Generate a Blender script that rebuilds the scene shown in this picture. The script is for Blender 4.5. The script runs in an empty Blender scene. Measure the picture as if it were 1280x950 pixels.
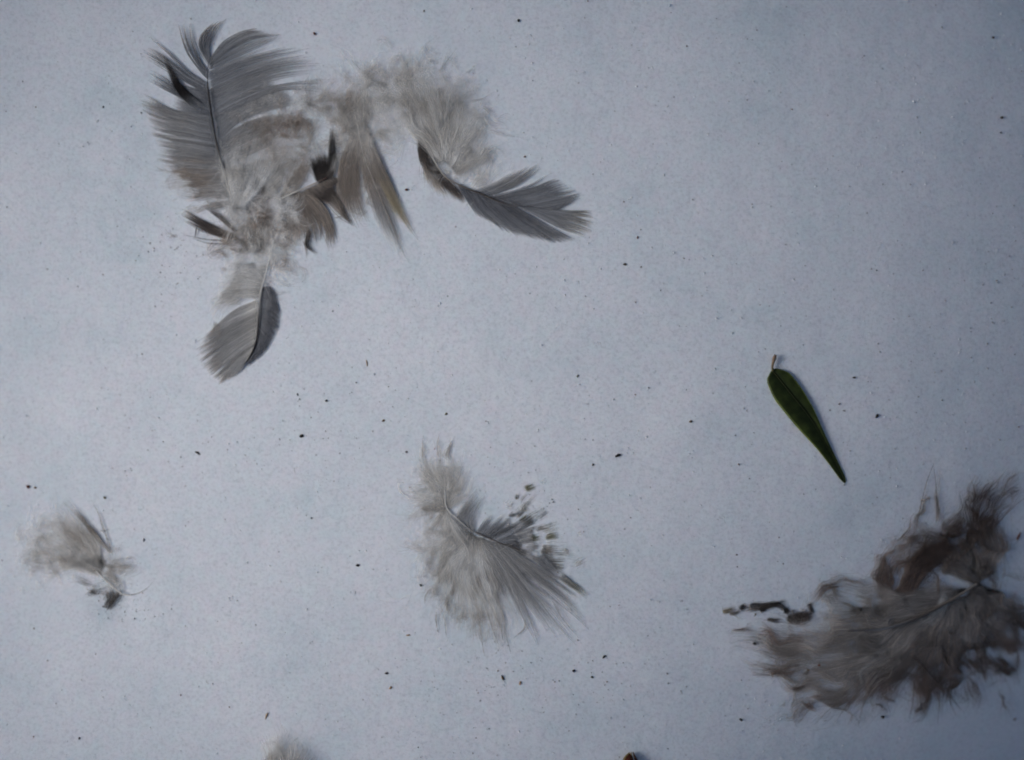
import bpy, math
import numpy as np
from mathutils import Vector

sc = bpy.context.scene
col = sc.collection
rng = np.random.default_rng(7)

# ------------------------------------------------------------------ camera, sky, sun, exposure
CAMZ = 0.80                      # camera height above the snow, metres
S = 0.32 / 1280.0                # metres on the snow per photo pixel
cam_d = bpy.data.cameras.new('camera')
cam = bpy.data.objects.new('camera', cam_d)
col.objects.link(cam)
cam.location = (0, 0, CAMZ)
cam_d.sensor_width = 36
cam_d.lens = 36 * CAMZ / 0.32
cam_d.clip_start = 0.01
cam_d.clip_end = 2000
cam_d.dof.use_dof = True
cam_d.dof.focus_distance = CAMZ - 0.001
cam_d.dof.aperture_fstop = 5.6
sc.camera = cam

SUN_EL = 30
world = bpy.data.worlds.new('World')
sc.world = world
world.use_nodes = True
wn = world.node_tree
sky = wn.nodes.new('ShaderNodeTexSky')
sky.sky_type = 'NISHITA'
sky.sun_disc = False
sky.sun_elevation = math.radians(SUN_EL)
sky.sun_rotation = math.radians(270)
sky.dust_density = 3.0
sky.air_density = .85
wn.links.new(sky.outputs[0], wn.nodes['Background'].inputs[0])
wn.nodes['Background'].inputs[1].default_value = 0.05

sun_d = bpy.data.lights.new('sun', 'SUN')
sun_d.energy = 1.4
sun_d.angle = math.radians(24)
sun_d.color = (0.93, 0.965, 1.0)
sun = bpy.data.objects.new('sun', sun_d)
sun.rotation_euler = (0, -math.radians(90 - SUN_EL), 0)
sun.location = (-2, 0, 1.2)
col.objects.link(sun)

sc.view_settings.view_transform = 'Standard'
sc.view_settings.look = 'None'
sc.view_settings.exposure = 0.20
sc.view_settings.gamma = 1
sc.render.engine = 'CYCLES'
sc.cycles.filter_width = 1.9
sc.cycles.use_adaptive_sampling = True
sc.cycles.adaptive_threshold = 0.03
sc.cycles.transparent_max_bounces = 56
sc.cycles.max_bounces = 7
sc.cycles.diffuse_bounces = 3

# ------------------------------------------------------------------ the lie of the snow
# invented bank, tilted off the sun to darken the right side and corners: slope along x (degrees) at places given in photo pixels
SL = [(0, 0, -4), (0, 475, 9), (0, 950, 2), (320, 0, 0), (320, 475, 12), (320, 950, 3), (640, 0, -4), (640, 475, 8.5),
      (640, 950, -3), (960, 0, -12), (960, 475, -7), (960, 950, -15), (1280, 0, -18), (1280, 475, -19.5), (1280, 950, -33)]
A_ = np.array([(1, x, y, x*x, x*y, y*y, x*x*x, x*y*y) for x, y in (((a-640)*S, (475-b)*S) for a, b, c in SL)])
B_ = np.tan(np.radians([c for a, b, c in SL]))
CO = np.linalg.lstsq(A_, B_, rcond=None)[0]

def slope_x(x, y):
    X, Y = np.clip(x, -.19, .19), np.clip(y, -.15, .15)
    p = CO[0]+CO[1]*X+CO[2]*Y+CO[3]*X*X+CO[4]*X*Y+CO[5]*Y*Y+CO[6]*X**3+CO[7]*X*Y*Y
    r = np.maximum(np.maximum(np.abs(x)-.19, 0), np.maximum(np.abs(y)-.15, 0))
    return p*np.exp(-(r/.25)**2)

GX = np.linspace(-1.2, 1.2, 1201)
GY = np.linspace(-1.2, 1.2, 1201)
_xx, _yy = np.meshgrid(GX, GY)
_p = slope_x(_xx, _yy)
_h = np.cumsum(_p, axis=1)*(GX[1]-GX[0])
_h -= _h[:, 600:601]
HT = _h*np.exp(-(np.maximum(np.abs(_yy)-.15, 0)/.4)**2)
HT[:, :2] = HT[:, 2:3]

def bump_noise(x, y, cell, seed):
    r = np.random.default_rng(seed).random((256, 256))
    u, v = x/cell + 1000.3, y/cell + 1000.7
    i, j = np.floor(u).astype(int), np.floor(v).astype(int)
    f, g = u-i, v-j
    f, g = f*f*(3-2*f), g*g*(3-2*g)
    a, b = r[i % 256, j % 256], r[(i+1) % 256, j % 256]
    c, d = r[i % 256, (j+1) % 256], r[(i+1) % 256, (j+1) % 256]
    return (a*(1-f)+b*f)*(1-g)+(c*(1-f)+d*f)*g - .5

def H(x, y):
    u = np.clip((x-GX[0])/(GX[1]-GX[0]), 0, 1199.999)
    v = np.clip((y-GY[0])/(GY[1]-GY[0]), 0, 1199.999)
    i, j = u.astype(int), v.astype(int)
    f, g = u-i, v-j
    h = (HT[j, i]*(1-f)+HT[j, i+1]*f)*(1-g)+(HT[j+1, i]*(1-f)+HT[j+1, i+1]*f)*g
    return h

DX = ((142-640)*S, (475-758)*S)          # the small hollow the left feather has melted into
def grain(x, y):
    dent = np.exp(-((x-DX[0])**2+(y-DX[1])**2)/(26*S)**2)*.0007
    return -dent + (bump_noise(x, y, .021, 1)*.00030 + bump_noise(x, y, .0085, 2)*.00010 + bump_noise(x, y, .0034, 3)*.00005
            + bump_noise(x, y, .0016, 4)*.00005)

def normal(x, y):
    e = .002
    hx = (H(x+e, y)-H(x-e, y))/(2*e)
    hy = (H(x, y+e)-H(x, y-e))/(2*e)
    n = np.stack([-hx, -hy, np.ones_like(hx)], -1)
    return n/np.linalg.norm(n, axis=-1, keepdims=True)

def place(px, py, h):
    """a spot seen at photo pixel (px, py), h photo pixels above the snow -> metres"""
    px, py, h = (np.asarray(a, float) for a in (px, py, h))
    x0, y0 = (px-640)*S, (475-py)*S
    z = np.zeros_like(x0)
    for _ in range(6):
        k = (CAMZ-z)/CAMZ
        x, y = x0*k, y0*k
        z = H(x, y) + h*S
    return np.stack([x, y, z], -1)

# ------------------------------------------------------------------ materials
def nodes(name):
    m = bpy.data.materials.new(name)
    m.use_nodes = True
    return m, m.node_tree, m.node_tree.nodes['Principled BSDF']

def snow_mat():
    m, nt, b = nodes('snow')
    N = nt.nodes.new
    tc = N('ShaderNodeTexCoord')
    def noise(scale, detail=3, rough=.6):
        n = N('ShaderNodeTexNoise')
        n.inputs['Scale'].default_value = scale
        n.inputs['Detail'].default_value = detail
        n.inputs['Roughness'].default_value = rough
        nt.links.new(tc.outputs['Object'], n.inputs['Vector'])
        return n
    def ramp(src, stops):
        r = N('ShaderNodeValToRGB')
        el = r.color_ramp.elements
        el[0].position, el[0].color = stops[0]
        el[1].position, el[1].color = stops[-1]
        for p, c in stops[1:-1]:
            e = el.new(p); e.color = c
        nt.links.new(src, r.inputs[0])
        return r
    base = ramp(noise(30, 5, .62).outputs[0], [(.30, (.70, .76, .80, 1)), (.43, (.78, .81, .85, 1)), (.55, (.81, .825, .865, 1)), (.72, (.85, .855, .89, 1))])
    fine = ramp(noise(950, 3, .7).outputs[0], [(.30, (.84, .845, .85, 1)), (.5, (.985, .985, .985, 1)), (.72, (1.04, 1.04, 1.04, 1))])
    hue = ramp(noise(260, 2, .5).outputs['Color'], [(.35, (.985, .966, .985, 1)), (.65, (.965, 1.0, 1.0, 1))])
    # embedded grime: sparse darker grains
    gr = ramp(noise(620, 2, .75).outputs[0], [(.0, (.5, .49, .5, 1)), (.215, (.8, .79, .8, 1)), (.27, (1, 1, 1, 1))])
    mu = []
    last = base.outputs[0]
    for s in (fine, hue, gr):
        x = N('ShaderNodeMix'); x.data_type = 'RGBA'; x.blend_type = 'MULTIPLY'
        x.inputs['Factor'].default_value = 1
        nt.links.new(last, x.inputs['A']); nt.links.new(s.outputs[0], x.inputs['B'])
        last = x.outputs['Result']
    nt.links.new(last, b.inputs['Base Color'])
    b.inputs['Roughness'].default_value = .75
    b.inputs['Specular IOR Level'].default_value = .25
    b.inputs['Subsurface Weight'].default_value = .7
    b.inputs['Subsurface Radius'].default_value = (.75, .88, 1.0)
    b.inputs['Subsurface Scale'].default_value = .0005
    bp = N('ShaderNodeBump')
    bp.inputs['Strength'].default_value = .16
    bp.inputs['Distance'].default_value = .00035
    nb = noise(1100, 4, .7)
    nt.links.new(nb.outputs[0], bp.inputs['Height'])
    nt.links.new(bp.outputs[0], b.inputs['Normal'])
    return m

def barb_mat():
    m, nt, b = nodes('barb_keratin')
    N = nt.nodes.new
    at = N('ShaderNodeAttribute'); at.attribute_name = 'pigment'
    nt.links.new(at.outputs['Color'], b.inputs['Base Color'])
    b.inputs['Roughness'].default_value = .6
    b.inputs['Specular IOR Level'].default_value = .25
    tr = N('ShaderNodeBsdfTranslucent')
    nt.links.new(at.outputs['Color'], tr.inputs['Color'])
    mx = N('ShaderNodeMixShader'); mx.inputs[0].default_value = .38
    nt.links.new(b.outputs[0], mx.inputs[1]); nt.links.new(tr.outputs[0], mx.inputs[2])
    # the barbules between the stems let light through: cover fades towards the edge and tip of each barb
    tp = N('ShaderNodeBsdfTransparent')
    m2 = N('ShaderNodeMixShader')
    nt.links.new(at.outputs['Alpha'], m2.inputs[0])
    nt.links.new(tp.outputs[0], m2.inputs[1]); nt.links.new(mx.outputs[0], m2.inputs[2])
    nt.links.new(m2.outputs[0], nt.nodes['Material Output'].inputs[0])
    return m

def grain_mat(name, c, rough=.7, spec=.3, var=.35, scale=1500):
    m, nt, b = nodes(name)
    N = nt.nodes.new
    tc = N('ShaderNodeTexCoord'); n = N('ShaderNodeTexNoise'); n.inputs['Scale'].default_value = scale
    nt.links.new(tc.outputs['Object'], n.inputs['Vector'])
    r = N('ShaderNodeValToRGB')
    e = r.color_ramp.elements
    e[0].position, e[0].color = .3, tuple(v*(1-var) for v in c)+(1,)
    e[1].position, e[1].color = .7, tuple(min(1, v*(1+var)) for v in c)+(1,)
    nt.links.new(n.outputs[0], r.inputs[0]); nt.links.new(r.outputs[0], b.inputs['Base Color'])
    b.inputs['Roughness'].default_value = rough
    b.inputs['Specular IOR Level'].default_value = spec
    return m

M_SNOW, M_BARB = snow_mat(), barb_mat()
M_DARK = grain_mat('dark_bark_crumb', (.018, .014, .012))
M_BROWN = grain_mat('brown_husk', (.11, .065, .03))
M_RED = grain_mat('rusty_scale', (.12, .035, .015))
M_TAN = grain_mat('pale_tan_husk', (.40, .26, .15))
M_OLIVE = grain_mat('olive_crumb', (.14, .125, .06))
M_GREY = grain_mat('grey_crumb', (.30, .28, .285))

# ------------------------------------------------------------------ objects
def mesh_obj(name, verts, faces, mat, parent=None, base=None, colors=None, smooth=False):
    me = bpy.data.meshes.new(name)
    v = np.asarray(verts, float)
    if base is not None:
        v = v - base
    f = np.asarray(faces, int)
    me.vertices.add(len(v)); me.vertices.foreach_set('co', v.ravel())
    k = f.shape[1]
    me.loops.add(f.size); me.loops.foreach_set('vertex_index', f.ravel())
    me.polygons.add(len(f))
    me.polygons.foreach_set('loop_start', np.arange(len(f))*k)
    me.polygons.foreach_set('loop_total', np.full(len(f), k))
    if smooth:
        me.polygons.foreach_set('use_smooth', np.ones(len(f), bool))
    me.update(calc_edges=True)
    if colors is not None:
        a = me.attributes.new('pigment', 'FLOAT_COLOR', 'POINT')
        c = np.ones((len(v), 4)); k_ = np.asarray(colors); c[:, :k_.shape[1]] = np.clip(k_, 0, 1)
        a.data.foreach_set('color', c.ravel())
    me.materials.append(mat)
    o = bpy.data.objects.new(name, me)
    col.objects.link(o)
    if parent is not None:
        o.parent = parent
    elif base is not None:
        o.location = base
    return o

def props(o, label=None, cat=None, group=None, kind=None):
    for k, v in (('label', label), ('category', cat), ('group', group), ('kind', kind)):
        if v: o[k] = v
    return o

# the snow: one sheet, fine where the picture is and coarser out to the horizon
def axis(inner, step, far):
    a = list(np.arange(0, inner, step)); d = step
    while a[-1] < far:
        d *= 1.16; a.append(a[-1]+d)
    a = np.array(a)
    return np.concatenate([-a[:0:-1], a])
ax, ay = axis(.185, .00075, 300), axis(.14, .00075, 300)
xx, yy = np.meshgrid(ax, ay)
zz = H(xx, yy) + grain(xx, yy)
V = np.stack([xx, yy, zz], -1).reshape(-1, 3)
ny, nx = xx.shape
idx = np.arange(ny*nx).reshape(ny, nx)
F = np.stack([idx[:-1, :-1], idx[:-1, 1:], idx[1:, 1:], idx[1:, :-1]], -1).reshape(-1, 4)
snow = mesh_obj('snow', V, F, M_SNOW, smooth=True)
props(snow, 'old grainy snow with fine grime and melted hollows', None, None, 'structure')

# ------------------------------------------------------------------ grooming feathers
W = (.90, .885, .86); L = (.80, .775, .74); G = (.52, .515, .515); B = (.41, .42, .445)
T = (.44, .385, .34); N_ = (.52, .46, .34); D = (.14, .118, .108); K = (.036, .031, .031); O = (.30, .29, .20)
TB = (.34, .255, .205); DB = (.26, .265, .29)

def smooth(pts, m):
    p = np.array(pts, float)
    if len(p) == 2:
        t = np.linspace(0, 1, m)[:, None]
        return p[0]*(1-t)+p[1]*t
    q = np.vstack([2*p[0]-p[1], p, 2*p[-1]-p[-2]])
    d = np.linalg.norm(np.diff(p, axis=0), axis=1)
    s = np.r_[0, np.cumsum(d)]/d.sum()
    out = []
    for t in np.linspace(0, 1, m):
        i = min(np.searchsorted(s, t, 'right')-1, len(p)-2)
        f = (t-s[i])/(s[i+1]-s[i])
        a, b, c, e = q[i], q[i+1], q[i+2], q[i+3]
        out.append(.5*((2*b)+(c-a)*f+(2*a-5*b+4*c-e)*f*f+(3*b-a-3*c+e)*f**3))
    return np.array(out)

HS = .24                         # how flat the plumage lies
DENS = .33

class Groom:
    """collects strands (photo pixels + height) and links them as ONE ribbon mesh"""
    def __init__(self, soft=False):
        self.v, self.f, self.c, self.n, self.soft = [], [], [], 0, soft
        self.gate, self.warp = {1: (.7, .6), 3: (1.0, .9), 2: (.5, .35)}.get(int(soft), (.25, .15))
    def add(self, P, h, w, c, roll=.6):
        # P n,m,2  h n,m  w n,m (pixels)  c n,m,3
        n, m = P.shape[:2]
        t_ = np.linspace(0, 1, m)[None]
        if m > 4:                      # neighbouring barbs bend together; cover and pigment come in patches
            x_, y_ = P[..., 0], P[..., 1]
            wp = np.stack([bump_noise(x_, y_, 24, 11)*11+bump_noise(x_, y_, 9, 12)*5, bump_noise(x_, y_, 24, 13)*11+bump_noise(x_, y_, 9, 14)*5], -1)
            P = P+wp*self.warp*np.minimum(1, t_*3)[..., None]
            nz = bump_noise(x_, y_, 17, 15)+.7*bump_noise(x_, y_, 6.5, 16)+.4*bump_noise(x_, y_, 3, 17)
            gt = np.clip(1+self.gate*1.5*nz, .04, 1.7)
            pg = np.exp(self.gate*.45*(bump_noise(x_, y_, 21, 18)+.6*bump_noise(x_, y_, 8, 19)))[..., None]
            c = np.broadcast_to(c, (n, m, 3))*pg*np.array([1, 1, 1])**1
            c = c*(1-np.clip(1-pg, 0, .5)*np.array([0, .07, .15]))      # the darker patches are browner
        else: gt = 1.
        if self.soft == 1 and n > 4:       # downy barbs: wide faint haze of barbules, narrower tufts, and bare stems
            q_ = rng.random(n)
            wm = np.where(q_ < .22, 11., np.where(q_ < .62, 4.5, 1.1))[:, None]
            al = np.where(q_ < .22, .12, np.where(q_ < .62, .22, .52))[:, None]*rng.uniform(.6, 1.3, (n, 1))*(1-t_**2*.75)*np.minimum(1, t_*4+.08)
            edge = 0.
            roll = roll*.3
        elif self.soft == 3:
            wm = rng.uniform(.9, 1.9, (n, 1)); al = rng.uniform(.35, .8, (n, 1))*(1-t_**2*.6)*np.minimum(1, t_*6+.15)
            edge = .15
        elif self.soft == 2:
            q_ = rng.random(n)
            wm = np.where(q_ < .4, 3.6, 1.3)[:, None]
            al = np.where(q_ < .4, .30, .66)[:, None]*rng.uniform(.6, 1.3, (n, 1))*(1-t_**2*.7)*np.minimum(1, t_*5+.1)
            edge = .05
        else:
            wm = 1.35; al = np.full((n, 1), .66)*(1-t_**3*.6)*(np.minimum(1, t_*7+.1) if m > 3 else 1); edge = .30
        w = np.broadcast_to(w, (n, m))*wm
        al = np.clip(np.broadcast_to(al, (n, m))*gt, 0, 1)
        X = place(P[..., 0], P[..., 1], .7+np.maximum(h, .2)*HS)
        X[..., 2] += grain(X[..., 0], X[..., 1])*.8
        t = np.gradient(X, axis=1)
        t /= np.linalg.norm(t, axis=-1, keepdims=True)+1e-12
        up = normal(X[..., 0], X[..., 1])
        sd = np.cross(t, up); sd /= np.linalg.norm(sd, axis=-1, keepdims=True)+1e-12
        r = rng.uniform(-roll, roll, (n, 1, 1))
        sd = sd*np.cos(r)+up*np.sin(r)
        ww = (w*S*.5)[..., None]
        v = np.stack([X-sd*ww, X, X+sd*ww], 2)          # n,m,3,3
        k = self.n + np.arange(n*m*3).reshape(n, m, 3)
        f = np.concatenate([np.stack([k[:, :-1, q], k[:, :-1, q+1], k[:, 1:, q+1], k[:, 1:, q]], -1).reshape(-1, 4) for q in (0, 1)])
        self.v.append(v.reshape(-1, 3)); self.f.append(f)
        C = np.concatenate([np.repeat(np.broadcast_to(c, (n, m, 3))[:, :, None, :], 3, 2), np.stack([al*edge, al, al*edge], 2)[..., None]], -1)
        self.c.append(C.reshape(-1, 4)); self.n += n*m*3
    def fan(self, guides, n, w=.6, c=(L, L), h=(2, 5, 2), jit=1.0, lenvar=.25, clumps=0, ck=.8, wav=.8, m=9, roll=.6, cvar=.16, short=0., cw=0.):
        if self.soft == 1:
            n = max(10, int(n*DENS))
            if not clumps: clumps, ck, cw = max(3, n//18), .65, max(cw, 4.5)
            else: cw = max(cw, 3)
            short = short or .7
        if self.soft in (1, 3):
            guides = [[tuple(p) for p in q[:-1]]+[tuple(np.array(q[-1])+(np.array(q[-1])-np.array(q[-2]))*.2)] for q in guides]
        g = np.array([smooth(q, 24) for q in guides])            # G,24,2
        Gn = len(guides)
        u = rng.uniform(0, Gn-1, n)
        t1 = 1-rng.random(n)**(1.3 if self.soft == 1 else 1.6)*lenvar
        s = t1[:, None]*np.linspace(0, 1, m)[None]                # n,m  along the guide
        if short: s = short*(rng.random(n)[:, None]) *(1-s) + s
        uu = np.repeat(u[:, None], m, 1)
        cn = np.zeros(n)
        if clumps:
            cc = np.sort(rng.uniform(0, Gn-1, clumps)); cc[0], cc[-1] = 0, Gn-1
            j = np.argmin(np.abs(u[:, None]-cc[None]), 1)
            uu = uu+(cc[j]-u)[:, None]*ck*s**1.3
            cn = rng.normal(0, .8, clumps)[j]
            t1 = t1*(1-rng.random(clumps)[j]*lenvar*(.4 if self.soft == 1 else .2))
            s = t1[:, None]*np.linspace(0, 1, m)[None]
            cph = rng.uniform(0, 6.28, (clumps, 2))[j][:, :, None]; cfr = rng.uniform(2, 6, (clumps, 2))[j][:, :, None]
        i = np.clip(uu.astype(int), 0, max(Gn-2, 0)); fu = (uu-i)[..., None]
        a = s*23; k = np.clip(a.astype(int), 0, 22); fa = (a-k)[..., None]
        i2 = np.minimum(i+1, Gn-1)
        P = (g[i, k]*(1-fa)+g[i, k+1]*fa)*(1-fu)+(g[i2, k]*(1-fa)+g[i2, k+1]*fa)*fu
        P = P + rng.normal(0, jit, (n, 1, 2)) * (.5+.5*s[..., None])
        d = np.gradient(P, axis=1); d /= np.linalg.norm(d, axis=-1, keepdims=True)+1e-9
        nrm = np.stack([-d[..., 1], d[..., 0]], -1)
        ph = rng.uniform(0, 6.28, (n, 3, 1)); fr = rng.uniform([2], [9], (n, 3))[:, :, None]
        wv = (np.sin(fr*s[:, None, :]+ph)-np.sin(ph)).mean(1)*wav*2
        if clumps and cw: wv = wv+(np.sin(cfr*s[:, None, :]+cph)-np.sin(cph)).mean(1)*cw
        P = P+nrm*wv[..., None]*s[..., None]
        sh = np.array(h, float)
        hh = np.interp(s, np.linspace(0, 1, len(sh)), sh)*rng.uniform(.6, 1.4, (n, 1))
        tt = np.linspace(0, 1, m)[None]
        ws = w*rng.uniform(.7, 1.3, (n, 1))*(1-.78*tt**2.2)
        cs = np.array(c, float)
        C = np.stack([np.interp(s, np.linspace(0, 1, len(cs)), cs[:, q]) for q in range(3)], -1)
        C = C*np.exp(rng.normal(0, cvar, (n, 1, 1))+cn[:, None, None]*cvar)
        self.add(P, hh, ws, C, roll)
        return self
    def tuft(self, pts, n, r0, r1, **k):
        k.setdefault('lenvar', .5); k.setdefault('short', .12)
        a = smooth(pts, 12); d = np.gradient(a, axis=0); d /= np.linalg.norm(d, axis=1, keepdims=True)
        nr = np.stack([-d[:, 1], d[:, 0]], -1); t = np.linspace(0, 1, 12)[:, None]
        r = r0*(1-t)+r1*t
        return self.fan([a-nr*r, a, a+nr*r], n, **k)
    def fuzz(self, pts, r, n, length, c=(L, L), w=.5, h=(3, 6, 3), curl=2.2, m=8):
        """short curly barbules scattered about a path"""
        n = max(6, int(n*DENS))
        a = smooth(pts, 30) if len(pts) > 1 else np.repeat(np.array(pts, float), 30, 0)
        gn = max(2, n//9); gi = rng.integers(0, gn, n)            # barbules curl together in small tufts
        k = rng.integers(0, 30, gn)
        P0 = (a[k]+rng.normal(0, r, (gn, 2))*.65)[gi]+rng.normal(0, 1.5, (n, 2))
        th = rng.uniform(0, 6.28, gn)[gi]+rng.normal(0, .22, n)
        t = np.linspace(0, 1, m)
        ang = th[:, None]+(rng.normal(0, curl*.8, gn)[gi]+rng.normal(0, .3, n))[:, None]*t+rng.normal(0, .5, gn)[gi][:, None]*np.sin(5*t)
        st = (length*rng.uniform(.4, 1.3, gn)[gi]*rng.uniform(.6, 1.1, n)/(m-1))[:, None]
        P = P0[:, None]+np.stack([np.cumsum(np.cos(ang)*st, 1), np.cumsum(np.sin(ang)*st, 1)], -1)
        hh = np.interp(t, np.linspace(0, 1, len(h)), h)[None]*rng.uniform(.6, 1.5, (n, 1))
        cs = np.array(c, float)
        C = np.stack([np.interp(t, np.linspace(0, 1, len(cs)), cs[:, q]) for q in range(3)], -1)[None]*np.exp(rng.normal(0, .18, (n, 1, 1)))
        self.add(P, hh, w*rng.uniform(.6, 1.3, (n, 1))*(1-.7*t**2)[None], np.broadcast_to(C, (n, m, 3))*np.exp(rng.normal(0, .13, gn))[gi][:, None, None], 1.0)
        return self
    def build(self, name, parent, base):
        o = mesh_obj(name, np.concatenate(self.v), np.concatenate(self.f), M_BARB, parent, base, np.concatenate(self.c))
        o['kind'] = 'stuff'
        return o

FG = 'loose grey feathers fallen on the snow'
class Feather:
    def __init__(self, x, y, label, cat='feather', name='feather', group=FG):
        self.base = place(x, y, 0)
        self.e = bpy.data.objects.new(name, None)
        self.e.location = self.base; self.e.empty_display_size = .01
        col.objects.link(self.e)
        props(self.e, label, cat, group)
        self.vane, self.down, self.lace = Groom(), Groom(True), Groom(3)
    def tube(self, pts, w, c, h=(3, 4, 3), name='shaft', m=22, sides=6, label=None):
        """a round tapering stem; c and h are lists of stops"""
        a = smooth(pts, m); t = np.linspace(0, 1, m)
        X = place(a[:, 0], a[:, 1], .8+np.interp(t, np.linspace(0, 1, len(h)), h)*HS*1.3+np.interp(t, np.linspace(0, 1, len(w)), w)*.3)
        tg = np.gradient(X, axis=0); tg /= np.linalg.norm(tg, axis=1, keepdims=True)
        up = normal(X[:, 0], X[:, 1]); sd = np.cross(tg, up); sd /= np.linalg.norm(sd, axis=1, keepdims=True)
        up = np.cross(sd, tg)
        r = np.interp(t, np.linspace(0, 1, len(w)), w)*S*.5
        th = np.arange(sides)*2*math.pi/sides
        v = X[:, None]+r[:, None, None]*(np.cos(th)[None, :, None]*sd[:, None]+np.sin(th)[None, :, None]*up[:, None]*.8)
        k = np.arange(m*sides).reshape(m, sides)
        f = np.stack([k[:-1], np.roll(k[:-1], -1, 1), np.roll(k[1:], -1, 1), k[1:]], -1).reshape(-1, 4)
        cs = np.array(c, float)
        C = np.stack([np.interp(t, np.linspace(0, 1, len(cs)), cs[:, q]) for q in range(3)], -1)
        o = mesh_obj(name, v.reshape(-1, 3), f, M_BARB, self.e, self.base, np.repeat(C, sides, 0), smooth=True)
        if label: o['label'] = label
        return o
    def barb(self, pts, w=1.5, c=(G, G), h=(2, 4, 2)):
        """one separate barb: a flat blade made of its stem and the barbules either side, a part of its own"""
        g = Groom()
        a = smooth(pts, 14); t = np.linspace(0, 1, 14)
        cs = np.array(c, float)
        C = np.stack([np.interp(t, np.linspace(0, 1, len(cs)), cs[:, q]) for q in range(3)], -1)[None]
        hh = np.interp(t, np.linspace(0, 1, len(h)), h)[None]
        C = C*.72
        g.add(a[None], hh, (w*(1-.8*t**1.6))[None], C, .1)
        d = np.gradient(a, axis=0); d /= np.linalg.norm(d, axis=1, keepdims=True); nr = np.stack([-d[:, 1], d[:, 0]], -1)
        n = int(np.linalg.norm(a[-1]-a[0])*1.1)+4
        i = rng.uniform(1, 12.9, n); k = i.astype(int)
        sg = rng.choice([-1, 1], n)[:, None]
        p0 = a[k]*(1-(i-k)[:, None])+a[k+1]*(i-k)[:, None]
        ln = (w*rng.uniform(.6, 1.5, n)*(1.15-i/14))[:, None]
        p1 = p0+(nr[k]*sg*.55+d[k])*ln
        g.add(np.stack([p0, (p0+p1)/2+rng.normal(0, .1, (n, 2)), p1], 1), np.repeat(hh[0][k][:, None], 3, 1), np.full((n, 3), .35)*np.array([1, .8, .4]), np.repeat(C[0][k][:, None], 3, 1), .8)
        o = g.build('barb', self.e, self.base)
        del o['kind']
        return o
    def done(self):
        if self.vane.n: self.vane.build('vane', self.e, self.base)
        if self.down.n: self.down.build('down', self.e, self.base)
        if self.lace.n: self.lace.build('curled_barbs', self.e, self.base)

def R(*a): return [tuple(p) for p in a]

#@@FEATHERS
# ---- 1: the large curled feather, top left
f = Feather(275, 190, 'largest upright grey feather at top left with dark shaft and splayed comb barbs')
v, d = f.vane, f.down
comb_r = [R((262,73),(277,54),(298,41),(322,35)), R((261,78),(284,57),(308,42),(335,40)), R((261,82),(289,61),(319,47),(353,43)), R((260,88),(282,78),(319,61),(349,46))]
v.fan(comb_r, 230, .62, (B, B, G, T), (3, 7, 9, 4), jit=.25, lenvar=.22, clumps=34, ck=.9, wav=.3, m=12)
comb_r2 = [R((260,90),(284,78),(314,66),(342,54)), R((260,98),(301,78),(338,68),(384,60)), R((262,108),(310,88),(347,76),(388,70)), R((263,118),(319,93),(361,81),(402,79)),
           R((264,128),(301,111),(347,94),(400,88)), R((266,140),(310,118),(357,104),(408,101)), R((267,150),(301,132),(355,112),(408,116))]
v.fan(comb_r2, 480, .62, (B, B, G, G), (3, 7, 8, 3), jit=.3, lenvar=.5, clumps=26, ck=.93, wav=.5, m=12)
v.fan([R((262,112),(285,100),(310,96),(335,92)), R((264,130),(290,112),(320,106),(345,104)), R((268,152),(295,130),(330,120),(360,116)), R((272,178),(300,150),(335,138),(375,130))], 900, .7, (B, G, G), (2, 5, 5, 2), jit=.8, lenvar=.35, wav=.6)
for q in ([(262,100),(300,80),(338,69),(388,60)], [(263,112),(312,89),(350,77),(391,70)], [(264,122),(319,95),(361,82),(404,79)], [(265,128),(315,107),(350,92),(402,86)],
          [(266,138),(315,117),(357,104),(411,100)], [(267,150),(320,121),(360,112),(412,116)]):
    f.barb(q, 1.5, (B, DB, G), (3, 8, 8, 3))
left = [R((262,76),(261,58),(270,38),(284,23)), R((262,78),(255,60),(258,38),(270,27)), R((261,80),(250,62),(250,46),(260,31)), ]
v.fan(left, 170, .62, (B, DB, T), (3, 7, 5), jit=.3, lenvar=.2, clumps=9, ck=.93, wav=.4)
v.fan([R((261,90),(250,76),(242,54),(238,28)), R((260,100),(240,77),(230,55),(223,29))], 90, .6, (B, DB, T), (3, 7, 5), jit=.3, lenvar=.15, clumps=4, ck=.95, wav=.3)
v.fan([R((260,104),(233,88),(210,64),(187,46)), R((261,112),(230,94),(204,76),(178,61)), R((261,118),(230,100),(203,83),(178,70))], 190, .62, (B, B, T), (3, 7, 5), jit=.4, lenvar=.3, clumps=8, ck=.9, wav=.4)
v.fan([R((262,128),(232,118),(209,100),(186,87)), R((264,138),(230,124),(206,112),(184,100))], 190, .62, (B, DB, G), (3, 6, 4), jit=.4, lenvar=.35, clumps=7, ck=.9, wav=.4)
v.fan([R((265,145),(216,138),(178,117)), R((267,155),(211,141),(172,128)), R((268,165),(202,150),(178,138)), R((270,175),(207,164),(183,155)), R((273,187),(211,178),(186,171)), R((276,200),(220,192),(193,187)), R((280,212),(220,209),(196,204))],
      1500, .65, (B, G, G, T), (3, 6, 5, 2), jit=.7, lenvar=.55, clumps=26, ck=.75, wav=.7)
v.fan([R((272,178),(298,158),(330,146),(365,142)), R((276,195),(298,178),(330,165),(360,158)), R((281,215),(298,200),(322,188),(345,180))], 620, .7, (B, G, L), (3, 6, 6, 3), jit=1, lenvar=.45, clumps=14, ck=.5, wav=.8)
v.fan([R((276,196),(240,196),(212,192)), R((281,214),(245,216),(214,214)), R((286,228),(250,230),(224,232))], 420, .7, (G, T, T), (3, 6, 3), jit=1.5, lenvar=.4, clumps=9, ck=.6, wav=1)
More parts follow.
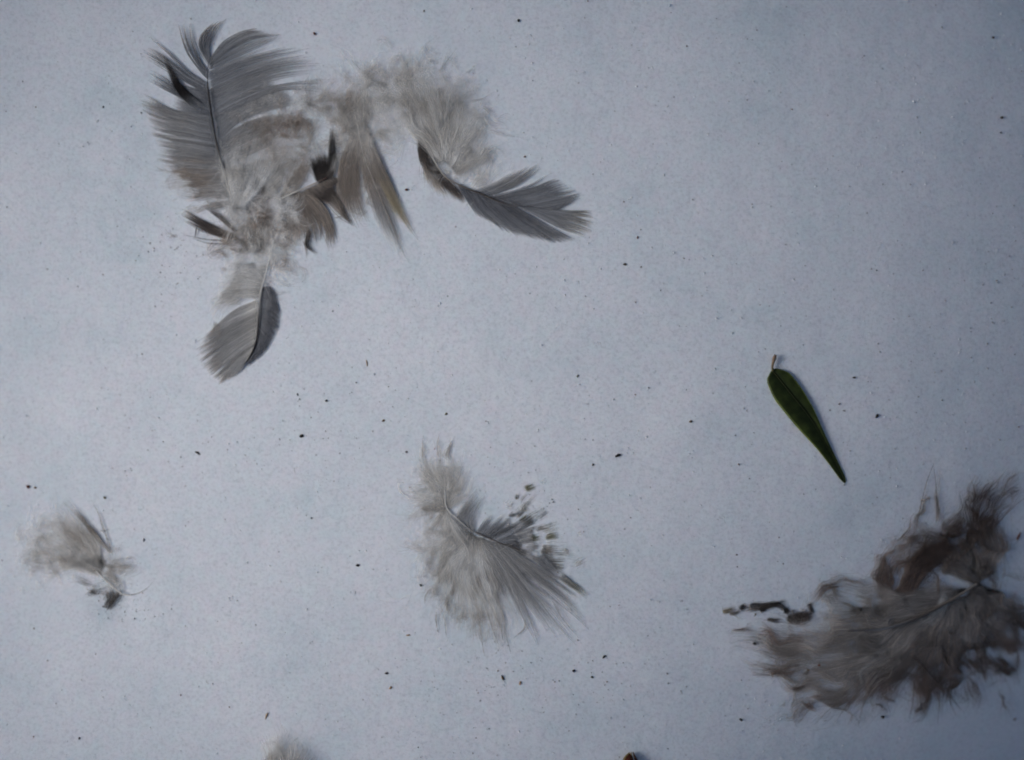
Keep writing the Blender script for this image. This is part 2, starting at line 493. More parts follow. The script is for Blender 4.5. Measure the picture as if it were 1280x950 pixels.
v.fan([R((262,112),(240,110),(222,104)), R((268,160),(235,150),(212,142)), R((276,198),(235,190),(208,184)), R((282,220),(240,218),(214,212))], 1700, .75, (DB, B, G), (2, 5, 3), jit=1, lenvar=.4, wav=.6)
# dark torn patch of the left vane
v.fan([R((250,140),(226,118),(213,95),(206,70)), R((256,132),(232,112),(217,92),(208,74))], 260, .6, (B, K, K, D), (7, 11, 11, 8), jit=1.2, lenvar=.5, wav=.5)
for q in ([(261,92),(241,70),(230,52),(223,30)], [(262,84),(250,66),(243,48),(238,29)], [(262,76),(262,58),(272,38),(283,23)], [(262,78),(252,56),(257,38),(268,27)], [(260,104),(232,87),(208,64),(186,46)],
          [(261,112),(226,94),(202,77),(177,61)], [(261,117),(228,100),(200,84),(178,70)], [(262,128),(230,116),(207,98),(186,87)], [(264,138),(228,122),(205,110),(185,100)], [(266,148),(216,138),(192,124),(178,117)], [(268,156),(211,142),(172,128)]):
    f.barb(q, 1.5, (B, DB, T), (3, 8, 6, 3))
f.tube([(261,70),(259.6,89),(260,110),(263,134),(267,159),(272.5,187),(279.5,211),(286,238),(292,262)], (.8, 1.6, 2.0, 1.8, 1.4), (DB, K, K, D, L, W), (9, 10, 8, 6, 3))
# its down: pale to the right of the shaft, taupe at the edges
d.fan([R((290,255),(281,225),(276,190),(285,160)), R((296,258),(298,215),(303,180),(310,150)), R((302,260),(320,215),(330,175),(342,138)), R((306,262),(338,222),(360,185),(385,155)), R((310,266),(345,235),(375,205),(398,185))],
      2600, .75, (W, W, L, T), (3, 9, 10, 6), jit=3, lenvar=.55, wav=3)
d.fuzz([(315,160),(345,160),(370,165)], 18, 2200, 34, (T, T), h=(6, 10, 8))
d.fuzz([(300,150),(330,140),(360,135),(385,140)], 14, 1300, 34, (G, L), h=(5, 8, 5))
d.fuzz([(340,200),(360,195),(375,185)], 16, 1400, 34, (L, T), h=(6, 10, 8))
d.fuzz([(335,150),(355,158),(372,150)], 10, 900, 28, (TB, T), h=(9, 13, 10))
d.fuzz([(215,205),(225,222),(240,226)], 7, 300, 26, (TB, TB), h=(3, 6, 3))
d.fuzz([(335,125),(370,130),(390,140)], 14, 700, 30, (G, L), h=(6, 9, 6))
d.fuzz([(290,200),(315,225)], 16, 900, 22, (W, W), w=.6, h=(9, 12, 10))
d.fuzz([(290,215),(300,235),(292,255),(310,240)], 13, 3000, 34, (W, W), h=(18, 24, 18))
d.fan([R((292,262),(290,235),(290,205)), R((297,262),(305,232),(312,200)), R((302,262),(322,235),(334,208))], 700, .75, (W, W, W), (20, 24, 18), jit=3, lenvar=.5, wav=2)
d.fan([R((283,225),(240,215),(198,206)), R((285,232),(238,226),(204,230)), R((287,240),(250,240),(214,236)), R((290,255),(262,262),(240,270))], 900, .7, (G, T, N_), (3, 7, 3), jit=2, lenvar=.45, clumps=12, ck=.6, wav=2)
d.fuzz([(250,235),(270,250),(280,268)], 15, 900, 24, (L, G), h=(3, 6, 4))
d.fuzz([(232,250),(240,262)], 9, 160, 24, (L, L), h=(2, 4, 2))
f.done()

# ---- 2: dark brown feather in the middle of the clump
f = Feather(395, 225, 'dark chocolate brown feather with pale tan shaft in the middle of the top clump')
v, d = f.vane, f.down; v.soft = 2
v.fan([R((398,228),(392,210),(384,194)), R((402,227),(398,208),(393,192)), R((407,225),(404,205),(401,188)), R((411,223),(413,200),(411,184))], 620, .75, (D, K, D), (6, 10, 9), jit=2.2, lenvar=.6, clumps=12, ck=.85, wav=1.5)
v.fan([R((412,222),(411,200),(412,175),(414,157)), R((414,225),(421,205),(419,182),(415,158))], 170, .6, (D, K, D), (8, 13, 12), jit=.9, lenvar=.6, wav=.9)
v.fan([R((380,238),(398,250),(418,258)), R((390,233),(405,245),(422,252)), R((403,227),(415,237),(427,235)), R((414,222),(424,226),(430,213))], 560, .75, (T, D, D), (6, 9, 6), jit=2.5, lenvar=.6, clumps=10, ck=.7, wav=1.5)
v.fan([R((395,240),(420,262),(447,284)), R((408,238),(424,257),(440,284)), R((415,235),(428,258),(437,278))], 260, .7, (D, T, D), (6, 7, 4), jit=.9, lenvar=.35, clumps=8, ck=.8, wav=.7)
v.fan([R((355,247),(372,262),(384,288),(390,316)), R((366,243),(388,262),(401,284),(402,304)), R((375,240),(396,262),(412,288),(414,314)), R((384,238),(404,258),(416,280),(422,304))], 760, .7, (T, T, T, D), (5, 9, 6, 3), jit=1.2, lenvar=.4, clumps=17, ck=.9, wav=1)
for q in ([(380,240),(402,262),(416,282),(422.6,303)], [(374,243),(396,266),(409,290),(417,315)], [(370,246),(392,268),(404,292),(412,315)], [(366,246),(386,266),(397,285),(401,302)], [(392,238),(415,262),(430,275),(446,284)],
          [(412,220),(413,195),(412,174),(414,156)]):
    f.barb(q, 1.6, (T, T, D), (6, 9, 6, 3))
f.tube([(350,249),(365,242),(385,233),(408.5,222)], (1.8, 1.8, 1.5, 1.2), (W, L, T, (.11,.05,.04)), (9, 12, 14))
d.fuzz([(350,248),(358,262),(345,262)], 11, 1500, 26, (W, W), h=(20, 24, 18))
d.fan([R((352,252),(356,275),(350,300),(345,318)), R((354,254),(368,278),(372,300),(372,312)), R((358,252),(378,275),(386,298),(388,312))], 1000, .7, (W, T, L), (7, 9, 5), jit=3, lenvar=.5, wav=2.5)
d.fan([R((350,250),(362,228),(372,200),(375,170)), R((352,250),(374,226),(386,205),(394,190))], 700, .7, (L, T, T), (9, 10, 7), jit=3.5, lenvar=.5, wav=2.5)
d.fuzz([(346,248),(358,258),(366,268)], 11, 900, 20, (W, L), w=.6, h=(9, 13, 10))
v.tuft([(388,285),(384,298),(384,307),(397,318)], 60, 2.5, 1, w=.7, c=(D, K, D), h=(5, 7, 3), jit=.6, wav=.6)
v.tuft([(379,300),(382,310),(383,324)], 18, 1.5, .5, w=.6, c=(T, D), h=(3, 3, 2), jit=.5)
f.done()

# ---- 3: taupe feather with tan edge, right of the dark one
f = Feather(470, 230, 'taupe drooping feather with tan edged tip pointing down right in the top left clump')
v, d = f.vane, f.down; v.soft = 2
v.fan([R((442,170),(428,205),(424,240),(428,266)), R((445,168),(434,210),(436,250),(448,282)), R((450,165),(446,210),(450,250),(460,274))], 950, .75, (L, T, T, T), (7, 10, 7, 3), jit=3, short=.3, lenvar=.45, clumps=16, ck=.85, wav=1.5)
v.fan([R((448,168),(455,215),(468,262),(486,312)), R((452,168),(462,215),(478,262),(500,324)), R((455,168),(468,215),(484,258),(510,328))], 620, .7, (L, T, G, L), (7, 9, 7, 3), jit=2.5, short=.35, lenvar=.5, clumps=12, ck=.8, wav=.8)
v.fan([R((456,168),(472,215),(488,255),(503,291)), R((458,168),(476,215),(494,258),(516,293)), R((460,168),(480,212),(500,258),(523,302))], 480, .7, (L, T, N_, N_), (8, 10, 8, 3), jit=2.2, short=.35, lenvar=.5, clumps=10, ck=.9, wav=.7)
v.fan([R((456,168),(470,195),(484,222),(495,248)), R((458,165),(470,190),(478,212),(479,220))], 200, .65, (L, T, T), (7, 8, 3), jit=1, lenvar=.4, clumps=7, ck=.8, wav=.8)
for q in ([(452,170),(464,218),(480,268),(511,328)], [(460,170),(478,218),(498,265),(523,301)], [(456,168),(474,205),(485,232),(496,248)], [(446,172),(436,215),(438,258),(449,284)], [(448,172),(443,220),(450,255),(463,278)]):
    f.barb(q, 1.8, (L, T, N_), (8, 10, 7, 3))
d.fuzz([(445,160),(455,168),(460,180),(462,200)], 10, 1500, 32, (L, T), h=(12, 15, 10))
d.fuzz([(435,185),(440,205),(470,205),(480,225)], 9, 900, 30, (L, T), h=(10, 13, 7))
f.tube([(446,150),(452,185),(466,225),(482,262),(498,300)], (.9, 1, 1, .7), (L, L, T, T), (6, 8, 7, 4))
d.fan([R((450,185),(432,160),(420,135),(418,112)), R((452,180),(442,150),(438,128),(432,108)), R((455,180),(455,150),(452,125),(448,105))], 1300, .7, (L, L, T), (6, 9, 5), jit=4, lenvar=.5, wav=3)
d.fuzz([(440,180),(425,190),(432,150),(420,130)], 14, 2200, 34, (L, T), h=(6, 9, 6))
d.fuzz([(455,190),(460,215),(468,235),(475,250)], 11, 1100, 30, (T, T), h=(6, 9, 6))
d.fuzz([(440,220),(440,245),(450,262)], 11, 900, 30, (T, T), h=(6, 9, 6))
d.tuft([(436,110),(440,140),(447,155)], 60, 3, 4, w=.7, c=(T, T), h=(7, 9, 6), jit=1.2, wav=2)
d.tuft([(470,165),(485,175),(500,178)], 200, 6, 6, w=.6, c=(L, L), h=(4, 6, 3), jit=3, wav=3)
d.tuft([(425,190),(418,212),(412,228)], 160, 4, 5, w=.6, c=(L, W), h=(12, 14, 10), jit=1.5, wav=2)
f.done()

# ---- 4: grey comb feather with the big puff of down
f = Feather(560, 200, 'grey feather with curved comb tip to the right below a large pale puff of down')
v, d = f.vane, f.down
v.fan([R((572,230),(584,250),(598,270)), R((585,236),(602,262),(632,290)), R((600,242),(628,272),(668,300)), R((620,250),(655,278),(698,305)), R((640,256),(685,283),(721,301))],
      1500, .7, (DB, DB, B, G), (4, 8, 6, 3), jit=.6, lenvar=.18, clumps=40, ck=.5, wav=.4, m=11)
v.fan([R((648,258),(695,283),(730,296)), R((655,259),(700,275),(742,290)), R((662,260),(705,267),(743,277)), R((668,261),(705,263),(741,264))], 420, .62, (B, B, G, N_), (4, 8, 7, 3), jit=.3, lenvar=.22, clumps=22, ck=.9, wav=.3, m=11)
v.fan([R((612,246),(650,236),(688,217)), R((622,249),(665,240),(708,226)), R((640,255),(680,246),(722,237)), R((652,258),(690,252),(728,243)), R((665,260),(695,256),(722,250)), R((668,261),(690,262),(706,258))],
      1050, .66, (DB, B, B, G), (4, 8, 7, 3), jit=.5, lenvar=.3, clumps=34, ck=.9, wav=.5, m=11)
v.fan([R((590,240),(622,228),(648,210)), R((605,243),(640,226),(674,204)), R((612,245),(645,232),(678,210))], 300, .6, (B, G, G), (4, 6, 3), jit=.6, lenvar=.45, clumps=11, ck=.85, wav=.7)
for q in ([(608,244),(642,226),(674,204)], [(668,261),(705,263),(741,264)], [(664,261),(705,267),(744,273)], [(660,260),(702,271),(743,281)], [(655,259),(700,276),(741,290)], [(650,258),(692,280),(733,297)], [(612,246),(650,237),(690,216)],
          [(660,260),(692,252),(726,248)], [(640,256),(684,284),(722,300)]):
    f.barb(q, 1.5, (B, B, N_), (4, 8, 7, 3))
f.tube([(540,196),(556,220),(576,232),(601,242),(633,255),(664,260),(690,262)], (1.6, 1.8, 1.9, 1.6, .9), (L, T, D, D, DB, DB), (9, 10, 9, 8, 6))
# dark brown left edge
v.fan([R((524,172),(524,195),(533,215)), R((528,180),(538,210),(552,236)), R((545,212),(558,232),(575,252)), R((560,225),(572,240),(584,256))], 520, .7, (D, D, T), (7, 8, 4), jit=2, lenvar=.4, clumps=9, ck=.6, wav=1.2)
v.fan([R((530,190),(529,212),(534,234)), R((545,215),(550,232),(560,250))], 160, .65, (T, T, N_), (5, 5, 3), jit=2.5, lenvar=.4, wav=1.5)
d.fan([R((548,205),(520,170),(485,135),(450,110)), R((550,200),(520,150),(490,110),(468,82)), R((552,198),(530,140),(508,95),(500,64)), R((555,198),(545,140),(528,95),(520,66)), R((558,200),(565,150),(560,115),(565,82)), R((562,205),(585,165),(590,130),(600,104)), R((566,212),(595,185),(608,160),(618,140)), R((570,220),(600,205),(620,190),(640,176))],
      3600, .72, (L, L, L, L), (4, 12, 12, 6), jit=5, lenvar=.6, wav=4, m=10)
d.fuzz([(455,125),(480,115),(500,130),(525,120),(555,140),(575,160)], 24, 5200, 40, (L, L), h=(7, 11, 8))
d.fuzz([(450,105),(475,100),(495,105),(470,130),(500,150)], 17, 2600, 38, (L, L), h=(5, 8, 5))
d.fuzz([(510,85),(525,95),(545,100)], 13, 900, 32, (L, L), h=(6, 8, 6))
d.fuzz([(470,150),(490,165),(510,160),(470,140)], 17, 1700, 36, (L, L), h=(6, 8, 6))
d.fuzz([(538,200),(552,212),(566,224)], 6, 700, 22, (L, L), h=(8, 10, 8))
d.fuzz([(560,200),(580,215),(600,190),(575,225)], 15, 1200, 30, (L, L), h=(6, 9, 6))
d.fuzz([(540,110),(575,135),(580,165),(560,185)], 22, 2600, 34, (G, L), h=(8, 12, 8))
f.lace.fuzz([(450,100),(500,75),(560,85),(600,130),(620,180)], 18, 420, 34, (L, G), h=(7, 10, 6))
f.lace.fan([R((550,200),(500,150),(460,115)), R((552,198),(520,130),(500,80)), R((558,198),(560,130),(560,85)), R((566,210),(600,165),(625,140))], 260, .5, (L, L, G), (10, 14, 6), jit=6, lenvar=.5, clumps=40, ck=.7, wav=5, cw=8, m=16, short=.6)
d.fuzz([(500,90),(520,80),(455,100)], 16, 420, 34, (L, L), h=(5, 8, 4))
d.fan([R((588,236),(606,205),(612,175)), R((592,238),(625,205),(640,178)), R((598,240),(640,215),(655,185))], 260, .5, (L, L, L), (4, 6, 3), jit=5, lenvar=.5, wav=3.5)
d.fuzz([(600,200),(620,195),(640,200)], 16, 260, 26, (L, L), h=(4, 6, 3), w=.4)
d.tuft([(500,110),(506,85),(500,62)], 110, 8, 5, w=.6, c=(L, L), h=(6, 8, 5), jit=2, wav=2)
d.tuft([(508,110),(516,88),(520,66)], 110, 6, 6, w=.6, c=(L, T), h=(6, 8, 5), jit=2, wav=2)
for a in ([(548,92),(556,80),(572,60)], [(582,92),(592,86),(602,83)], [(584,128),(602,124),(618,114)], [(470,101),(455,90),(438,75)], [(478,108),(462,100),(446,100)], [(590,150),(606,140),(616,122)]):
    d.tuft(a, 26, 2.5, .8, w=.55, c=(G, G), h=(6, 6, 3), jit=.6, wav=1.5)
for q in ([(548,92),(556,80),(572,60)], [(584,128),(602,124),(618,114)], [(465,100),(452,88),(439,75)]):
    f.barb(q, 1.2, (G, T), (6, 6, 3))
f.done()

# ---- 5: small dark barred feather at the left edge of the clump
f = Feather(265, 288, 'small dark tipped feather fanning left out of the lower edge of the top left clump')
v, d = f.vane, f.down; v.soft = 2
v.fan([R((290,292),(262,281),(227,260)), R((294,296),(268,288),(228,268)), R((298,300),(272,294),(229,275))], 330, .7, (T, D, D, T), (5, 8, 3), jit=1, lenvar=.25, clumps=9, ck=.85, wav=.5)
v.fan([R((290,285),(275,272),(252,258)), R((296,290),(285,280),(270,262))], 180, .7, (T, D, B), (5, 7, 4), jit=1.5, lenvar=.3, clumps=5, ck=.6, wav=.8)
for q in ([(280,288),(255,276),(227,261)], [(284,292),(256,283),(228,270)], [(286,296),(256,290),(229,276)], [(288,301),(258,299),(230,294)], [(290,304),(262,304),(238,297)]):
    f.barb(q, 1.9, (T, D, D), (5, 7, 3))
v.tuft([(246,283),(245,291),(244,300)], 14, .4, .3, w=.6, c=(K, K), h=(7, 7, 6), jit=.3)
d.fan([R((330,270),(305,285),(285,300),(265,312)), R((330,275),(318,300),(300,318),(280,330)), R((335,275),(330,300),(322,318),(312,330))], 1300, .7, (L, T, T), (5, 8, 4), jit=4, lenvar=.6, wav=3)
d.fuzz([(285,290),(305,300),(335,300),(360,300)], 16, 3000, 34, (T, L), h=(4, 8, 5))
d.fuzz([(345,215),(365,205),(380,185),(335,195)], 14, 1500, 34, (L, T), h=(5, 9, 5))
d.fuzz([(400,140),(425,130),(440,140)], 13, 1100, 34, (L, T), h=(4, 7, 4))
d.fuzz([(300,270),(330,262),(355,275),(375,270)], 17, 2400, 36, (T, L), h=(5, 9, 5))
d.fuzz([(385,120),(405,118),(420,130),(440,118)], 15, 1500, 36, (L, T), h=(4, 6, 4))
d.fuzz([(395,150),(400,170),(385,175),(410,140)], 12, 700, 32, (L, L), h=(3, 5, 3))
d.fuzz([(320,250),(328,262),(340,275)], 9, 420, 18, (D, T), h=(8, 10, 7))
d.fuzz([(300,255),(315,262),(300,275)], 12, 800, 22, (L, T), h=(6, 10, 7))
d.tuft([(330,232),(331,240),(333,246)], 50, 2, 3, w=.7, c=(D, T), h=(12, 12, 10), jit=1)
d.fuzz([(275,300),(290,310),(262,290)], 10, 500, 26, (TB, T), h=(8, 11, 8))
d.fuzz([(328,258),(322,270),(338,268)], 8, 500, 22, (TB, TB), h=(12, 15, 12))
d.fuzz([(360,255),(375,265),(368,285)], 9, 450, 26, (TB, T), h=(12, 14, 10))
d.fuzz([(335,272),(341,280)], 3.5, 220, 12, (D, D), h=(12, 13, 11))
d.tuft([(313,245),(316,268),(326,284),(340,288)], 30, 1.5, 1, w=.6, c=(W, W), h=(13, 15, 13), jit=.6)
d.tuft([(303,250),(303,268),(290,283)], 40, 2, 1.5, w=.6, c=(W, L), h=(13, 15, 13), jit=.8)
for a in ([(286,324),(269,315),(249,324)], [(222,296),(212,292),(203,281)], [(284,338),(277,335),(270,336)], [(300,315),(286,310),(262,306)]):
    d.tuft(a, 22, 1.6, .6, w=.55, c=(T, D), h=(3, 4, 2), jit=.6, wav=1.4)
f.done()

# ---- 6: feather pointing down with a black shaft line
f = Feather(318, 400, 'small feather pointing down with thin black shaft and smooth dark right vane below the clump')
v, d = f.vane, f.down
v.fan([R((324,362),(334,358),(344,366)), R((324,372),(336,371),(347,380)), R((324,382),(338,383),(351,391)), R((324,395),(338,401),(349,409)), R((323,405),(334,416),(342,424)), R((322,415),(329,429),(334,438)), R((320,425),(324,438),(325,447)), R((314,441),(312,450),(307,459))],
      1500, .8, (B, DB, DB), (4, 8, 5), jit=.4, lenvar=.08, wav=.2, cvar=.10)
v.fan([R((322,375),(292,390),(262,418)), R((323,385),(285,405),(247,428)), R((323,400),(285,420),(246,446)), R((322,412),(288,435),(252,463)), R((320,425),(293,445),(262,470)), R((315,440),(295,460),(274,480)), R((309,450),(300,461),(288,473))],
      1900, .72, (L, G, G, T), (5, 9, 6, 2), jit=1.2, lenvar=.36, clumps=30, ck=.8, wav=.6, m=10)
for q in ([(322,384),(280,408),(246,427)], [(321,400),(284,422),(245,445)], [(321,412),(288,434),(251,462)], [(318,424),(292,446),(261,470)], [(314,440),(296,460),(274,480)], [(321,392),(282,416),(244,437)], [(321,406),(286,430),(249,454)]):
    f.barb(q, 1.8, (L, G, T), (6, 9, 6, 2))
f.tube([(342,300),(334,335),(326,365),(324,384),(323,405),(320,428),(311.5,447),(298,462)], (2, 2, 1.6, 2.0, 1.8, .8), (W, W, L, K, K, K), (6, 9, 10, 9, 6))
d.fan([R((326,372),(305,372),(285,390),(272,412)), R((326,362),(300,362),(280,370),(262,395)), R((328,350),(300,345),(290,352),(272,372)), R((332,335),(305,328),(290,335),(285,350))], 2000, .72, (W, W, L), (6, 10, 5), jit=4, lenvar=.55, wav=3)
d.fan([R((300,372),(268,368),(238,380)), R((300,380),(275,385),(262,400))], 110, .5, (L, L), (4, 5, 2), jit=2.5, lenvar=.5, wav=3)
d.fuzz([(300,318),(315,305),(330,315),(345,300),(300,335)], 12, 1800, 30, (W, L), h=(14, 18, 12))
d.fuzz([(300,340),(310,320),(325,310),(300,360)], 14, 1500, 28, (W, L), w=.6, h=(6, 10, 6))
d.fuzz([(345,345),(352,330),(360,335),(350,322)], 8, 420, 18, (T, T), h=(5, 8, 4))
d.fuzz([(320,330),(335,335),(340,355)], 12, 700, 24, (W, L), h=(6, 9, 5))
d.tuft([(326,362),(345,374),(357,373)], 70, 4, 1, w=.6, c=(G, D), h=(5, 6, 4), jit=1, wav=1.2)
d.tuft([(335,368),(350,368),(361,360)], 26, 3, 1, w=.55, c=(G, T), h=(5, 5, 3), jit=.8, wav=1.2)
d.tuft([(275,405),(270,420),(262,430)], 200, 8, 7, w=.6, c=(T, T), h=(6, 7, 3), jit=2.5, wav=2)
f.done()

# ---- 7: small feather at the left edge
f = Feather(110, 690, 'small pale downy feather at the left edge with its base sunk in icy snow')
v, d = f.vane, f.down; v.soft = 2; v.gate = 1.6; d.gate = .8
d.fuzz([(105,690),(118,700),(130,700),(142,712),(150,722)], 12, 1500, 26, (L, L), h=(5, 9, 5))
d.fuzz([(100,670),(112,690),(120,705)], 10, 800, 26, (L, L), h=(7, 10, 6))
d.fuzz([(60,690),(80,710),(60,715),(50,700)], 12, 700, 30, (L, L), h=(3, 6, 3))
d.fuzz([(46,655),(40,680),(55,700),(50,715)], 14, 1700, 34, (L, L), h=(4, 7, 4))
d.fan([R((128,718),(100,708),(72,700),(34,697)), R((124,712),(96,690),(66,665),(30,646)), R((125,710),(105,680),(78,650),(44,626)), R((127,708),(112,675),(95,650),(72,632)), R((128,706),(122,680),(112,660),(98,640))], 1500, .72, (L, L, L), (5, 10, 5), jit=4, lenvar=.45, wav=3.5)
d.fan([R((122,714),(95,712),(75,722)), R((122,712),(88,700),(52,725)), R((122,712),(80,700),(38,706))], 520, .65, (L, L, T), (4, 7, 3), jit=3, lenvar=.5, clumps=10, ck=.5, wav=2.5)
d.fuzz([(60,665),(80,690),(65,700),(95,680)], 20, 1100, 26, (L, L), h=(5, 9, 5))
d.fuzz([(80,690),(88,695)], 7, 200, 16, (G, T), h=(8, 10, 7))
d.tuft([(85,655),(72,660),(60,662)], 90, 6, 3, w=.6, c=(T, G), h=(9, 9, 6), jit=1.5, wav=2)
d.tuft([(66,640),(63,622),(60,606)], 34, 3, 1, w=.5, c=(L, G), h=(4, 5, 3), jit=.8, wav=2)
d.fuzz([(125,705),(140,708),(150,718),(140,725)], 11, 1300, 20, (L, T), h=(4, 8, 4))
d.fuzz([(150,703),(158,712)], 5, 120, 10, (T, D), h=(5, 7, 4))
f.lace.fuzz([(115,740),(130,742),(145,745),(138,755)], 6, 150, 16, (D, K), h=(2, 4, 2), curl=3)
v.fan([R((140,692),(124,672),(103,645),(80,622)), R((136,692),(118,670),(98,645),(76,626))], 70, .6, (L, T, G), (5, 9, 4), jit=1.6, lenvar=.35, clumps=6, ck=.8, wav=.6)
for q in ([(139,691),(125,673),(102,645),(81,622)], [(134,688),(118,668),(98,646),(78,628)], [(140,691),(132,666),(126,647),(113,624)], [(136,684),(130,664),(124,645),(116,630)]):
    f.barb(q, 1.3, (T, D, T), (5, 9, 4))
v.tuft([(124,663),(131,663),(138,660)], 10, .6, .6, w=.5, c=(T, T), h=(6, 6, 5), jit=.4)
v.fan([R((118,742),(112,737),(110,735)), R((124,744),(120,736),(114,738)), R((140,757),(150,746),(156,748)), R((132,762),(141,748),(142,738)), R((148,752),(148,742),(140,736))], 170, .7, (T, D, D), (3, 5, 3), jit=4, lenvar=.7, wav=2.5, short=.5)
v.tuft([(112,738),(122,742),(130,740)], 46, 3, 2.5, w=.6, c=(D, D), h=(3, 4, 3), jit=1)
v.tuft([(133,763),(140,752),(146,742)], 50, 4, 6, w=.6, c=(D, K), h=(3, 5, 3), jit=1.2)
v.fan([R((120,730),(108,725),(94,719)), R((122,733),(110,732),(95,727))], 50, .6, (W, D), (4, 5, 3), jit=1.5, lenvar=.4, clumps=5, ck=.8)
f.lace.fan([R((124,714),(80,705),(34,690)), R((124,712),(90,680),(40,645)), R((127,708),(108,670),(72,628))], 160, .5, (L, T, L), (6, 10, 4), jit=4, lenvar=.5, clumps=30, ck=.7, wav=4, cw=6, m=14, short=.5)
f.tube([(120,714),(135,728),(152,742),(164,744)], (1.6, 2, 2, 1), (W, L, L, L), (7, 8, 5, 3))
f.barb([(160,744),(172,742),(183,736),(193,725)], 1.1, (L, T), (3, 4, 3))
f.barb([(178,740),(179,743)], .8, (T, T), (3, 2))
f.done()

# ---- 8: middle feather, half frozen into the snow
f = Feather(600, 680, 'flattened pale feather at lower centre with broken grey vane frozen into the snow')
v, d = f.vane, f.down; v.soft = 2
c0 = (560, 640)
d.fan([R((556,640),(535,640),(515,655),(504,668)), R((556,636),(530,625),(512,618),(500,610)), R((556,634),(535,600),(520,585),(514,572)), R((556,632),(540,590),(532,570),(529,560)), R((556,632),(550,590),(548,572),(547,560)), R((557,632),(562,595),(566,575),(568,562)), R((558,634),(575,605),(585,592),(592,586)), R((560,638),(585,618),(597,604),(604,596))],
      2300, .7, (W, L, L), (3, 7, 3), jit=3, lenvar=.45, wav=2.5)
d.fuzz([(530,600),(545,590),(565,600),(535,625)], 18, 2000, 34, (L, L), h=(3, 6, 3))
d.fuzz([(535,655),(555,680),(535,685),(575,700),(600,710)], 20, 2200, 40, (L, L), h=(3, 6, 3))
d.fuzz([(590,740),(600,765),(620,775)], 18, 700, 40, (L, T), h=(3, 5, 3))
d.fuzz([(545,638),(535,640)], 7, 200, 16, (T, L), h=(4, 6, 3))
for a in ([(529,575),(528,560),(529,544)], [(548,572),(546,558),(549,543)], [(560,575),(563,560),(563,546)], [(556,572),(562,558),(569,545)]):
    d.tuft(a, 40, 3.5, .8, w=.6, c=(L, T), h=(3, 4, 2), jit=.8, wav=1)
    f.barb(a, 1.5, (L, T), (4, 5, 3))
d.tuft([(514,625),(498,615),(494,604),(503,603),(512,614),(516,628)], 26, .9, .9, w=.5, c=(L, T), h=(3, 4, 2), jit=.5)
d.fuzz([(540,700),(560,735),(600,745)], 20, 900, 44, (L, T), h=(3, 5, 3))
d.fan([R((575,655),(550,665),(525,668),(512,664)), R((580,660),(550,690),(530,700),(521,704)), R((584,664),(560,705),(540,735),(530,752)), R((588,668),(572,720),(556,755),(547,784)), R((590,670),(585,725),(592,770),(603,812)), R((592,672),(600,725),(616,770),(628,808)), R((594,674),(612,720),(628,765),(638,812))],
      3300, .72, (W, W, L, T), (3, 7, 5, 2), jit=3, lenvar=.6, clumps=30, ck=.75, wav=3, cw=5, m=13)
d.fan([R((558,636),(566,650),(580,662)), R((554,640),(572,662),(590,700)), R((554,640),(560,670),(572,720))], 420, .7, (W, W, W), (6, 9, 6), jit=2, wav=1)
d.fuzz([(533,702),(540,708)], 8, 260, 16, (L, T), h=(3, 5, 3))
d.fuzz([(545,720),(570,730),(590,735)], 18, 800, 28, (L, L), h=(3, 6, 3))
d.tuft([(600,715),(608,728),(612,740)], 240, 7, 7, w=.7, c=(T, T), h=(6, 7, 4), jit=2, wav=1.5)
d.tuft([(563,744),(570,734),(578,724)], 60, 2, 2.5, w=.6, c=(T, T), h=(6, 7, 5), jit=.8)
d.tuft([(560,745),(557,755),(562,768),(574,773)], 70, 2.5, 1.5, w=.6, c=(L, T), h=(4, 5, 3), jit=1)
for q in ([(590,720),(596,760),(601,795),(605.5,821)], [(598,730),(608,765),(622,805)], [(612,720),(624,755),(632,790),(638.5,817)], [(606,740),(618,770),(626,785),(629,810)], [(545,765),(545,778),(548,791)], [(538,735),(532,745),(531,755)],
          [(656,774),(655,786),(642,798)], [(556,770),(557,786),(558,797)], [(590,752),(600,765),(608,778)]):
    f.barb(q, 2.0, (L, T, D), (3, 5, 2))
# grey vane, right
v.fan([R((590,668),(582,650),(592,630),(606,616)), R((592,668),(592,650),(600,632),(610,618))], 80, .7, (G, B, D), (4, 7, 4), jit=2.2, lenvar=.6, clumps=5, ck=.7, wav=2, short=.6)
v.fan([R((594,668),(602,655),(612,640)), R((600,670),(615,658),(630,640)), R((606,672),(625,660),(646,644)), R((612,674),(636,662),(660,645)), R((618,676),(645,670),(664,664)), R((624,678),(645,680),(654,680))], 560, .75, (B, B, G), (4, 7, 3), jit=1.2, lenvar=.5, clumps=12, ck=.9, wav=.8)
v.fan([R((588,660),(572,650),(578,636),(592,618)), R((588,662),(575,655),(584,640),(602,606))], 160, .65, (B, G, G), (4, 6, 3), jit=2, lenvar=.4, wav=1.2)
v.tuft([(630,675),(642,680),(652,686)], 150, 3, 2.5, w=.7, c=(D, DB), h=(4, 5, 3), jit=.7)
v.fan([R((600,672),(625,715),(645,760),(661,800)), R((604,674),(632,715),(652,765),(674,806)), R((608,676),(645,730),(680,775),(697,798)), R((612,676),(655,735),(695,780),(719,806)), R((618,678),(660,725),(700,760),(722,796))],
      400, .7, (G, G, G, G), (3, 7, 5, 2), jit=.9, lenvar=.45, clumps=12, ck=.96, wav=1, m=11)
v.fan([R((620,678),(665,720),(705,755),(737,786)), R((624,680),(670,715),(705,740),(728,760)), R((630,680),(675,710),(710,728),(734,746))], 280, .7, (G, G, G, O), (3, 6, 5, 2), jit=1.0, lenvar=.4, clumps=8, ck=.95, wav=.8, m=11)
v.tuft([(698,718),(718,733),(736,747)], 80, 4, 3, w=.8, c=(G, O), h=(4, 5, 3), jit=.6)
